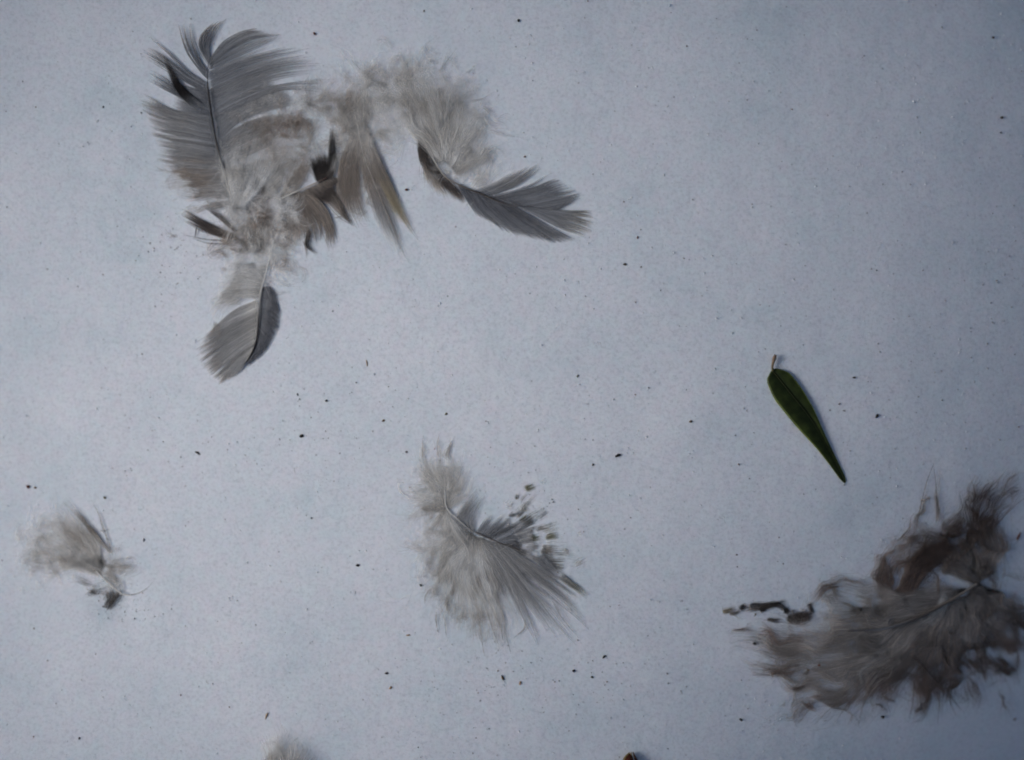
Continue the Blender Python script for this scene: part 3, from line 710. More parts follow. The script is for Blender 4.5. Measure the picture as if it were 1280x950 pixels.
v.tuft([(672,696),(682,706),(700,724)], 120, 6, 6, w=.8, c=(B, G), h=(4, 5, 3), jit=2.2)
v.tuft([(655,712),(664,718),(672,726)], 90, 5, 5, w=.6, c=(B, B), h=(3, 4, 2), jit=1)
d.fan([R((600,672),(615,690),(640,705)), R((598,680),(610,710),(630,730))], 500, .7, (L, G, G), (4, 6, 4), jit=5, wav=2)
for q in ([(640,725),(655,755),(665,780),(674,808)], [(632,725),(648,760),(660,785),(672,806)], [(660,735),(685,765),(705,790),(720,806)], [(664,722),(695,752),(718,770),(737,787)], [(650,735),(676,768),(697,800)], [(690,750),(705,775),(723,797)]):
    f.barb(q, 2.2, (B, G, G), (3, 6, 5, 2))
f.lace.fan([R((556,636),(525,630),(505,640)), R((558,640),(540,690),(518,712)), R((580,660),(560,720),(545,785)), R((590,668),(592,740),(605,815)), R((598,672),(620,740),(640,812))], 420, .5, (L, L, T), (4, 8, 3), jit=4, lenvar=.45, clumps=70, ck=.8, wav=4, cw=7, m=16, short=.5)
f.lace.fan([R((556,634),(530,600),(512,578)), R((557,630),(548,590),(547,560)), R((560,634),(580,605),(598,596))], 160, .5, (L, L, T), (4, 8, 3), jit=4, lenvar=.45, clumps=30, ck=.8, wav=3, cw=5, m=14, short=.5)
f.tube([(554,585),(556,612),(558,634),(571,648),(588,662),(600,667.5),(618,676),(634,682),(649,687)], (.8, 1.2, 1.6, 1.3, 1.1, .8), (L, W, W, L, D, D, D), (2, 4, 5, 5, 3))
w8 = Groom(2); w8.gate = 3.2; w8.warp = .3
w8.fan([R((612,672),(640,640),(664,606)), R((620,674),(655,650),(684,626)), R((625,677),(665,664),(700,652)), R((630,680),(672,674),(712,668)), R((632,682),(676,686),(716,690)), R((632,684),(676,698),(730,706)), R((634,686),(684,708),(738,730))], 420, .75, (G, G, O), (1.5, 2.5, 1.2), jit=1.6, lenvar=.4, clumps=22, ck=.8, wav=.8, m=30, short=.5)
o = w8.build('sunken_vane', f.e, f.base)
v.fan([R((600,672),(625,715),(650,770)), R((606,674),(640,725),(680,775)), R((614,676),(655,720),(705,765)), R((622,680),(665,712),(720,742))], 190, .7, (G, G, L), (2, 5, 4, 2), jit=2, lenvar=.6, clumps=20, ck=.9, wav=1.5, m=14)
d.fan([R((596,672),(606,720),(620,780)), R((600,674),(618,722),(642,790)), R((604,676),(632,722),(662,780))], 900, .7, (L, G, L), (3, 6, 4, 2), jit=3, lenvar=.55, clumps=12, ck=.85, wav=2, cw=3, m=14)
# scraps of the vane that show through the ice, each broken off
for pts, r, n, c in (([(656,610),(669,605)], 3.2, 90, (O, O)), ([(646,624),(648,614)], 2.6, 70, (DB, O)), ([(662,674),(676,672)], 3.4, 120, (O, O)), ([(683,672),(699,670)], 3.2, 120, (O, O)),
                     ([(679,686),(699,690)], 7, 230, (T, L)), ([(672,661),(691,659)], 1.6, 36, (T, T)), ([(636,645),(652,640)], 2.5, 60, (DB, O)), ([(650,652),(662,643)], 2, 50, (O, O)), ([(706,686),(712,697)], 3, 36, (L, T)), ([(720,706),(732,700)], 6, 46, (L, L)),
                     ([(652,632),(664,640)], 6, 46, (L, O)), ([(724,668),(727,662)], 3, 16, (L, L)), ([(675,603),(682,598)], 2, 12, (L, L)), ([(632,634),(640,626)], 6, 40, (L, L))):
    g = Groom(2)
    g.tuft(pts, int(n*.42), r*.6, r*.5, w=.8, c=c, h=(1, 1.5, 1), jit=r*.45+.3, lenvar=.5, wav=1, m=6, short=.6, clumps=3, ck=.4)
    o = g.build('vane_scrap', f.e, f.base); del o['kind']
f.done()

# ---- 9: big dark fluffy feather, lower right
f = Feather(1150, 780, 'big smoky brown fluffy feather at the lower right with a grey curved shaft')
v, d = f.vane, f.down; v.soft = 2; d.warp = 1.25; f.lace.warp = 1.7; d.gate = 1.7
SM = (.54, .49, .45); SB = (.30, .225, .19); SD = (.13, .088, .072)
sh = [(1060, 789), (1081, 788), (1110, 785), (1143, 773.5), (1184, 753), (1221, 730)]
d.fan([R((1215,735),(1165,738),(1110,735),(1060,729),(1018,740)), R((1190,750),(1130,755),(1070,750),(1008,756)), R((1175,760),(1120,768),(1050,770),(990,772)), R((1160,768),(1110,785),(1040,790),(945,783)), R((1150,772),(1090,802),(1020,806),(905,797)),
       R((1155,772),(1105,815),(1030,830),(920,826)), R((1160,770),(1115,825),(1055,850),(985,856)), R((1165,768),(1120,830),(1065,868),(990,888))],
      6200, .62, (SM, SM, SM), (4, 16, 10, 3), jit=5, lenvar=.5, clumps=80, ck=.6, wav=5, cw=9, m=18)
d.fan([R((1165,768),(1125,830),(1070,868),(1020,906)), R((1170,766),(1135,830),(1100,870),(1062,908)), R((1180,762),(1150,825),(1130,860),(1128,892)), R((1188,757),(1170,820),(1160,862),(1168,896)), R((1195,752),(1195,810),(1192,850),(1196,892)), R((1205,748),(1222,800),(1225,835),(1222,862)),
       R((1212,742),(1240,790),(1255,820),(1272,850)), R((1218,735),(1250,765),(1285,795),(1300,825)), R((1222,730),(1260,740),(1290,755),(1310,775))],
      7000, .64, (SM, SM, SB, SB), (4, 16, 12, 3), jit=5, lenvar=.42, clumps=72, ck=.7, wav=5, cw=8, m=18)
d.fan([R((1222,728),(1190,712),(1150,712),(1115,732)), R((1222,726),(1185,700),(1145,690),(1116,708)), R((1224,725),(1195,690),(1160,672),(1130,684)), R((1226,722),(1212,690),(1195,665),(1180,652)), R((1228,720),(1238,690),(1233,660),(1218,636)), R((1230,720),(1255,695),(1262,665),(1250,640))],
      3000, .62, (SM, SM, SB), (4, 14, 12, 5), jit=5, lenvar=.5, clumps=40, ck=.6, wav=5, cw=9, m=16)
d.fuzz([(1195,660),(1212,665),(1225,680),(1215,695),(1200,690),(1192,672)], 14, 1971, 34, (SB, SD), h=(12, 18, 12))
d.fuzz([(1222,708),(1230,718),(1229,728)], 8, 522, 20, (SD, SD), h=(14, 18, 12))
d.fuzz([(1230,770),(1250,790),(1280,795),(1262,810),(1235,795)], 22, 2436, 40, (SB, SD), h=(10, 16, 10))
d.fuzz([(1225,740),(1260,735),(1280,745)], 16, 696, 40, (SM, SM), h=(10, 14, 10))
d.fuzz([(1215,800),(1205,825),(1190,840)], 16, 812, 36, (SB, SD), h=(10, 14, 8))
d.fuzz([(1110,790),(1150,785),(1060,800),(1040,775)], 30, 1739, 50, (SM, SM), h=(9, 14, 9))
d.fuzz([(1150,745),(1165,725),(1185,720),(1140,740)], 18, 1160, 44, (SM, SM), h=(6, 9, 6))
d.fuzz([(1005,765),(1030,760),(1060,750),(1040,775)], 13, 900, 36, (SM, SM), h=(3, 5, 3))
d.fuzz([(1000,800),(980,815),(1000,840),(1040,860)], 22, 927, 50, (SM, SM), h=(3, 5, 3))
d.fuzz([(1070,850),(1110,840),(1140,850),(1185,855)], 16, 1276, 40, (SB, SB), h=(6, 10, 5))
d.fuzz([(1104,735),(1104,748),(1116,742),(1122,752)], 8, 522, 28, (SB, SD), h=(7, 10, 6))
d.fuzz([(1115,730),(1116,705),(1135,684),(1165,668)], 8, 812, 38, (SM, SB), h=(7, 10, 6))
# dark ridge towards the upper right and its tendrils
d.tuft([(1118,752),(1132,738),(1144,712),(1165,686),(1190,656),(1206,642),(1221,626),(1226,596)], 280, 7, 8, w=.62, c=(SB, SB, SD, SD), h=(10, 14, 10), jit=4, clumps=12, ck=.4, wav=5, cw=9, m=18, lenvar=.35, short=.8)
d.tuft([(1106,745),(1110,712),(1122,690),(1146,672),(1172,662)], 150, 7, 7, w=.6, c=(SB, SB), h=(6, 10, 6), jit=2.5, clumps=8, ck=.5, wav=3, cw=7, m=16, short=.8)
d.fan([R((1200,690),(1220,625),(1218,605),(1212,592)), R((1208,685),(1226,620),(1229,604),(1236,588)), R((1214,680),(1232,622),(1246,605),(1260,588)), R((1222,675),(1240,630),(1255,612),(1276,607)), R((1230,680),(1252,638),(1268,622),(1284,618))], 330, .6, (SB, SD, SB), (8, 10, 4), jit=1.6, lenvar=.3, clumps=11, ck=.85, wav=2.5, cw=3, m=14)
for q in ([(1145,661),(1150,635),(1158,603),(1167,581)], [(1170,658),(1171,630),(1169,600),(1167,580)], [(1238,652),(1250,626),(1262,612),(1276,609)], [(1240,662),(1256,645),(1272,630),(1290,618)], [(1220,644),(1234,615),(1247,600),(1258,587)], [(1214,646),(1219,615),(1212,594)],
          [(1194,850),(1188,875),(1196,896)], [(1176,850),(1174,880),(1172,905)], [(1143,850),(1140,880),(1137,901)], [(1235,815),(1252,838),(1270,848)], [(1146,850),(1152,885),(1160,894)], [(1180,858),(1194,878),(1206,892)], [(1085,850),(1060,880),(1040,908)], [(1095,850),(1080,880),(1072,910)], [(1070,862),(1040,884),(1018,906)]):
    f.barb(q, 2.0, (SM, SB, SB), (6, 8, 4))
for a, r in (([(1145,661),(1150,635),(1158,603),(1167,581)], 1.6), ([(1170,658),(1171,630),(1169,600),(1167,580)], 1.4), ([(1150,625),(1160,622),(1168,626)], 1.0), ([(1127,700),(1110,683),(1094,672)], 3), ([(1128,695),(1115,670),(1106,664)], 2), ([(1130,690),(1146,668),(1172,656),(1190,660)], 3), ([(1240,655),(1256,640),(1272,628),(1290,616)], 3)):
    d.tuft(a, 90, r*1.6, r*.8, w=.5, c=(SM, SB), h=(5, 7, 3), jit=.8, wav=1.5)
ring = [(1151+17*math.cos(a), 727+18*math.sin(a)) for a in np.linspace(-2.6, 3.4, 12)]
d.tuft(ring, 160, 2.5, 2.5, w=.5, c=(SB, SB), h=(14, 16, 14), jit=1.2, wav=1.5, m=16)
for cx, cy, r in ((1188, 862, 9), (1215, 855, 10), (1236, 846, 8), (1004, 862, 6), (1094, 884, 8), (1155, 888, 9), (1160, 700, 10), (1135, 715, 9), (1250, 835, 8), (1020, 880, 8), (1178, 700, 9), (975, 838, 8), (1118, 870, 9)):
    th = rng.uniform(0, 6)
    d.tuft([(cx+r*math.cos(th+a)*(1+.1*a), cy+r*math.sin(th+a)) for a in np.linspace(0, 4.0, 9)], 70, 2.4, 1.5, w=.45, c=(SB, SD), h=(7, 9, 4), jit=1.0, wav=1.5, m=12)
# lower fingers
for a, n, r0, r1, c in (([(1125,800),(1095,840),(1062,875),(1026,906)], 900, 6, 10, SB), ([(1130,805),(1105,850),(1086,880),(1068,908)], 700, 6, 8, SB), ([(1165,800),(1150,840),(1140,870),(1136,898)], 800, 12, 4, SB), ([(1200,800),(1192,845),(1190,870),(1199,892)], 900, 14, 4, SD), ([(1180,810),(1172,850),(1168,880),(1172,902)], 500, 8, 3, SB),
                        ([(1225,800),(1228,835),(1218,862)], 500, 10, 6, SB), ([(1245,800),(1258,830),(1274,850)], 600, 10, 5, SB)):
    d.tuft(a, n//2, r0, r1, w=.62, c=(SM, c, c), h=(8, 10, 3), jit=2.5, wav=3, cw=5, clumps=9, ck=.6, m=14, short=.75)
for a in ([(1060,868),(1035,878),(1010,877),(988,891)], [(1060,860),(1030,868),(1005,872),(975,876)], [(1000,808),(970,803),(935,797),(900,798)], [(1000,812),(955,806),(925,800)], [(1010,828),(970,834),(930,826),(922,814)], [(1010,840),(970,846),(936,836)], [(1020,845),(985,845),(950,848)], [(1030,856),(1000,862),(960,852)], [(1240,840),(1262,842),(1272,850)], [(1240,720),(1262,718),(1290,724)]):
    d.tuft(a, 200, 7, 1.5, w=.52, c=(SM, SM, SB), h=(4, 5, 2), jit=1.2, wav=2.5, cw=5, clumps=4, ck=.6)
d.tuft([(1015,752),(1030,738),(1056,729),(1090,733),(1104,742)], 170, 5, 5, w=.6, c=(SB, SB, SB), h=(6, 8, 5), jit=1.5, wav=2, clumps=6, ck=.5, cw=4)
lc = f.lace
lc.tuft([(1120,750),(1132,738),(1144,712),(1165,686),(1190,656),(1206,642),(1221,626),(1226,600)], 420, 9, 9, w=.6, c=(SB, SD, SD), h=(12, 18, 12), jit=4, clumps=30, ck=.5, wav=6, cw=10, m=20, short=.9, lenvar=.5)
lc.tuft([(1106,748),(1110,712),(1122,690),(1146,672),(1172,662)], 200, 8, 8, w=.6, c=(SB, SB), h=(8, 12, 8), jit=4, clumps=16, ck=.5, wav=5, cw=9, m=18, short=.8)
lc.fan([R((1190,750),(1120,765),(1040,772),(990,775)), R((1160,768),(1100,790),(1020,800),(935,790)), R((1155,772),(1105,815),(1030,830),(920,826)), R((1160,770),(1115,825),(1055,850),(985,856)), R((1165,768),(1120,835),(1070,872),(1000,900))],
       620, .6, (SM, SM, SB), (12, 18, 10, 3), jit=5, lenvar=.4, clumps=110, ck=.6, wav=7, cw=12, m=22, short=.8)
lc.fan([R((1165,768),(1125,830),(1070,868),(1020,906)), R((1180,762),(1150,825),(1130,860),(1128,896)), R((1195,752),(1195,810),(1192,850),(1196,896)), R((1212,742),(1240,790),(1255,820),(1272,852)), R((1222,730),(1260,740),(1290,755),(1310,775))],
       900, .6, (SM, SB, SD), (12, 18, 12, 3), jit=5, lenvar=.35, clumps=130, ck=.6, wav=7, cw=12, m=22, short=.8)
lc.fan([R((1222,728),(1185,705),(1145,700),(1115,725)), R((1224,725),(1195,690),(1160,672),(1130,684)), R((1228,720),(1235,690),(1230,660),(1214,636)), R((1230,720),(1255,695),(1264,665),(1250,640))],
       420, .6, (SM, SB, SD), (12, 18, 12, 5), jit=5, lenvar=.4, clumps=60, ck=.6, wav=7, cw=12, m=20, short=.8)
lc.fuzz([(1120,700),(1105,740),(1180,860),(1215,858),(1240,842),(1270,840),(1060,880),(1000,870)], 16, 520, 40, (SB, SD), h=(6, 9, 5), curl=3.5, m=14)
lc.fuzz([(1210,670),(1230,720),(1250,790),(1280,800)], 16, 460, 40, (SD, SD), h=(14, 20, 14), curl=3.5, m=14)
lc.fan([R((1200,690),(1219,625),(1216,592)), R((1210,682),(1230,612),(1240,588)), R((1216,680),(1240,618),(1262,588)), R((1226,680),(1252,630),(1276,608)), R((1232,684),(1262,640),(1288,618))], 300, .6, (SB, SD, SB), (10, 12, 4), jit=2, lenvar=.3, clumps=13, ck=.9, wav=3, cw=4, m=16, short=.6)
for a in ([(1100,840),(1070,872),(1052,908)], [(1112,845),(1100,880),(1096,900)], [(1150,850),(1160,880),(1154,904)], [(1205,845),(1215,870),(1212,884)], [(1030,872),(1008,888),(1000,900)], [(1245,820),(1262,836),(1280,842)], [(1255,800),(1275,825),(1296,832)], [(1000,835),(960,842),(932,838)], [(1005,800),(960,795),(915,788)]):
    lc.tuft(a, 46, 5, 1.2, w=.6, c=(SB, SB, SD), h=(6, 8, 3), jit=1, wav=3, cw=3, clumps=3, ck=.8, m=14, lenvar=.4, short=.5)
# light partings
d.tuft([(1080,862),(1082,838),(1096,818),(1120,803)], 70, 1.5, 1.5, w=.6, c=(L, L), h=(16, 18, 16), jit=.8)
d.tuft([(1185,745),(1150,785),(1120,815)], 300, 7, 7, w=.6, c=(L, SM), h=(18, 20, 16), jit=2, wav=1.5)
d.tuft([(1225,800),(1200,790),(1180,800)], 50, 1, 1, w=.5, c=(L, SM), h=(18, 20, 16), jit=.8, wav=1)
v.tuft([(1018,766),(1000,772),(985,772)], 260, 6, 4, w=.8, c=(SD, D), h=(3, 4, 3), jit=2, wav=2, short=.6, lenvar=.4)
v.tuft([(985,764),(970,756),(950,758),(930,762)], 160, 3, 2, w=.7, c=(D, D, T), h=(1.5, 2, 1.5), jit=1.5, wav=1.5, short=.7, lenvar=.4)
f.tube([(1143,823),(1152,830),(1163,842),(1173,853)], (.8, 1.5, 1.5, .9), (D, K, K), (17, 20, 16), name='broken_shaft')
f.tube(sh, (1.4, 3, 4.6, 4.4, 3.5), (D, DB, D, (.2,.17,.15), (.3,.27,.25)), (16, 20, 20, 18))
# the black frozen bits at its left tip
for pts, r, n, c in (([(903,765),(914,762),(926,760)], 2.6, 60, (N_, T)), ([(912,768),(924,767),(932,762)], 1.2, 40, (T, D)), ([(925,762),(934,757)], 3, 90, (D, D)), ([(938,758),(950,757)], 3, 80, (DB, D)), ([(950,763),(958,760)], 3.2, 90, (K, D)), ([(962,755),(976,756),(984,763)], 2.4, 110, (K, K)),
                     ([(980,764),(988,766)], 4.2, 110, (K, K)), ([(959,775),(968,778),(980,777)], 1.4, 60, (D, D)), ([(985,774),(1002,774)], 4.6, 170, (K, D)), ([(1012,754),(1018,766),(1022,776)], 5, 170, (D, SB)), ([(991,762),(995,765)], 2.4, 40, (DB, D)), ([(944,768),(947,770)], 1.4, 20, (K, K))):
    g = Groom(True); g.gate = 2.4; g.warp = .6
    g.tuft(pts, int(n*1.6), r*.6, r*.6, w=.8, c=c, h=(2, 3, 2), jit=r*.3+.4, lenvar=.5, wav=1.2, m=6, short=.5, clumps=3, ck=.4)
    o = g.build('vane_scrap', f.e, f.base); del o['kind']
f.done()

# ---- 10: tip of a feather at the bottom edge, nearer the lens
f = Feather(352, 958, 'blurred pale tuft of a feather cut off by the bottom edge of the photo')
f.down.fan([R((340,985),(332,950),(322,912)), R((345,985),(340,945),(335,915)), R((355,985),(350,945),(345,915)), R((365,985),(368,950),(368,928)), R((375,985),(385,955),(392,940))], 2200, .9, (G, L, L), (18, 32, 38), jit=5, lenvar=.4, clumps=9, ck=.5, wav=2)
f.down.fuzz([(345,955),(365,955)], 14, 1500, 28, (L, T), h=(24, 34, 34))
f.tube([(352,990),(354,965),(350,945)], (3, 2, 1), (W, L, L), (15, 26, 32))
f.done()

#@@LEAF
def leaf():
    base = place(972, 470, 0)
    e = bpy.data.objects.new('leaf', None); e.location = base; col.objects.link(e)
    props(e, 'narrow dark green leaf with a short pale stalk lying on the snow at right', 'leaf')
    Lf = smooth([(965,462),(960.5,470),(959,478),(968.6,499.6),(982,517),(997,535),(1021.7,562),(1039,584),(1050,599),(1056,604.5)], 40)
    Rt = smooth([(965,462),(969,460.5),(973,461),(986,466),(995,476),(1004,488.5),(1017,511),(1030.5,541.6),(1044,570),(1057,598),(1056,604.5)], 40)
    Md = smooth([(965,462),(972,470),(984,485),(997,501),(1017,527),(1035,560),(1049,588),(1056,604.5)], 40)
    nu = 7
    rows = []
    for i in range(40):
        r = []
        wl = np.linalg.norm(Lf[i]-Md[i]); wr = np.linalg.norm(Rt[i]-Md[i])
        for k in range(-nu, nu+1):
            s = abs(k)/nu
            e_ = Lf if k < 0 else Rt
            p = Md[i]*(1-s)+e_[i]*s
            ht = 1.2+.6*math.sin(i*.12)+(2.6*s**.7-1.4*s**4)*min(1, (wl+wr)/18)
            r.append((p[0], p[1], ht+.35*math.sin(i*1.9+s*3)*s*(1-s)*3))
        rows.append(r)
    a = np.array(rows); n, m = a.shape[:2]
    top = place(a[..., 0], a[..., 1], a[..., 2]); bot = top.copy(); bot[..., 2] -= .00035
    v = np.concatenate([top.reshape(-1, 3), bot.reshape(-1, 3)])
    k = np.arange(n*m).reshape(n, m)
    q = np.stack([k[:-1, :-1], k[:-1, 1:], k[1:, 1:], k[1:, :-1]], -1).reshape(-1, 4)
    f_ = [q, q[:, ::-1]+n*m]
    for c in (0, m-1):
        f_.append(np.stack([k[:-1, c], k[1:, c], k[1:, c]+n*m, k[:-1, c]+n*m], -1))
    m_, nt, b = nodes('leaf_green')
    N = nt.nodes.new
    at = N('ShaderNodeAttribute'); at.attribute_name = 'pigment'
    tc = N('ShaderNodeTexCoord'); no = N('ShaderNodeTexNoise'); no.inputs['Scale'].default_value = 420; no.inputs['Detail'].default_value = 4
    nt.links.new(tc.outputs['Object'], no.inputs['Vector'])
    rp = N('ShaderNodeValToRGB'); rp.color_ramp.elements[0].color = (.6, .6, .6, 1); rp.color_ramp.elements[1].color = (1.3, 1.25, 1.1, 1)
    rp.color_ramp.elements[0].position = .35; rp.color_ramp.elements[1].position = .68
    nt.links.new(no.outputs[0], rp.inputs[0])
    mx = N('ShaderNodeMix'); mx.data_type = 'RGBA'; mx.blend_type = 'MULTIPLY'; mx.inputs['Factor'].default_value = 1
    nt.links.new(at.outputs['Color'], mx.inputs['A']); nt.links.new(rp.outputs[0], mx.inputs['B'])
    nt.links.new(mx.outputs['Result'], b.inputs['Base Color'])
    bp = N('ShaderNodeBump'); bp.inputs['Strength'].default_value = .3; bp.inputs['Distance'].default_value = .0002
    nt.links.new(no.outputs[0], bp.inputs['Height']); nt.links.new(bp.outputs[0], b.inputs['Normal'])
    b.inputs['Roughness'].default_value = .5; b.inputs['Specular IOR Level'].default_value = .2
    C = np.zeros((n, m, 3))
    for i in range(n):
        for j in range(m):
            s = abs(j-nu)/nu
            g1, g2, ed = np.array((.015, .024, .007)), np.array((.034, .048, .012)), np.array((.15, .19, .07))
            c = g1*(1-s)+g2*s
            c = c*(1+.16*math.sin(i*1.15-s*5.5)*s*(1-s)*4+.10*math.sin(i*.31+j*.7))
            if s > .93: c = ed if j < nu else c*1.9
            C[i, j] = c
    o = mesh_obj('blade', v, np.concatenate(f_), m_, e, base, np.concatenate([C.reshape(-1, 3), C.reshape(-1, 3)]), smooth=True)
    fe = Feather.__new__(Feather); fe.e, fe.base = e, base
    o = fe.tube([(965,463),(972,471),(984,486),(997,502),(1017,528),(1035,561),(1052,594)], (1.6, 1.5, 1.2, .6), ((.05,.055,.02), (.018,.026,.01), (.018,.026,.01)), (2, 5, 4, 3), name='midrib')
    fe.tube([(966,464),(965.4,458),(967,451),(969,445),(969.6,443.5)], (3.2, 2.8, 3.4, 5.2, 3.2), ((.10,.10,.04), (.28,.21,.13), (.33,.24,.17), (.25,.17,.13)), (5, 6, 7), name='stalk', m=14, sides=8)
leaf()

def bud():
    base = place(788, 952, 0)
    e = bpy.data.objects.new('bud', None); e.location = base; col.objects.link(e)
    props(e, 'dark reddish brown bud with a tan rim cut off by the bottom edge', 'bud')
    fe = Feather.__new__(Feather); fe.e, fe.base = e, base
    fe.tube([(786,966),(786,955),(787,947),(788,942)], (12, 14, 11, 3), ((.06,.02,.012), (.09,.022,.012), (.10,.03,.015)), (8, 8, 7), name='bud_core', m=14, sides=12)
    for q, c in (([(783,966),(780,952),(783,945),(787,940.5)], (.30,.22,.10)), ([(790,962),(790,951),(789,944),(789,940)], (.36,.27,.13)), ([(797,966),(796,953),(793,945),(791,940)], (.09,.045,.03))):
        fe.tube(q, (4, 5, 3.5, 1.2), (tuple(.4*x for x in c), c, c), (9, 14, 12), name='bud_scale', m=12, sides=8)
bud()

#@@DEBRIS
def pebble(px, py, a, b, ang, mat, name, seed, h=1.0):
    """irregular crumb a x b photo pixels"""
    r = np.random.default_rng(seed)
    nu, nv = 9, 6
    th = np.arange(nu)*2*math.pi/nu; ph = np.linspace(.0, math.pi, nv)
    rad = 1+r.normal(0, .16, (nv, nu)); rad[0] = 1; rad[-1] = 1
    x = np.sin(ph)[:, None]*np.cos(th)[None]*rad*a/2
    y = np.sin(ph)[:, None]*np.sin(th)[None]*rad*b/2*(1+.35*np.cos(th)[None])
    z = np.cos(ph)[:, None]*np.ones(nu)[None]*min(a, b)/2*.8
    ca, sa = math.cos(math.radians(ang)), math.sin(math.radians(ang))
    P = place(px, py, 0)
    P[2] += grain(P[0], P[1])
    v = np.stack([(x*ca-y*sa)*S, (x*sa+y*ca)*S, z*S], -1).reshape(-1, 3) + np.array([0, 0, min(a, b)/2*.5*S*h])
    k = np.arange(nv*nu).reshape(nv, nu)
    f = np.stack([k[:-1], k[1:], np.roll(k[1:], -1, 1), np.roll(k[:-1], -1, 1)], -1).reshape(-1, 4)
    o = mesh_obj(name, v, f, mat, smooth=False)
    o.location = P
    return o

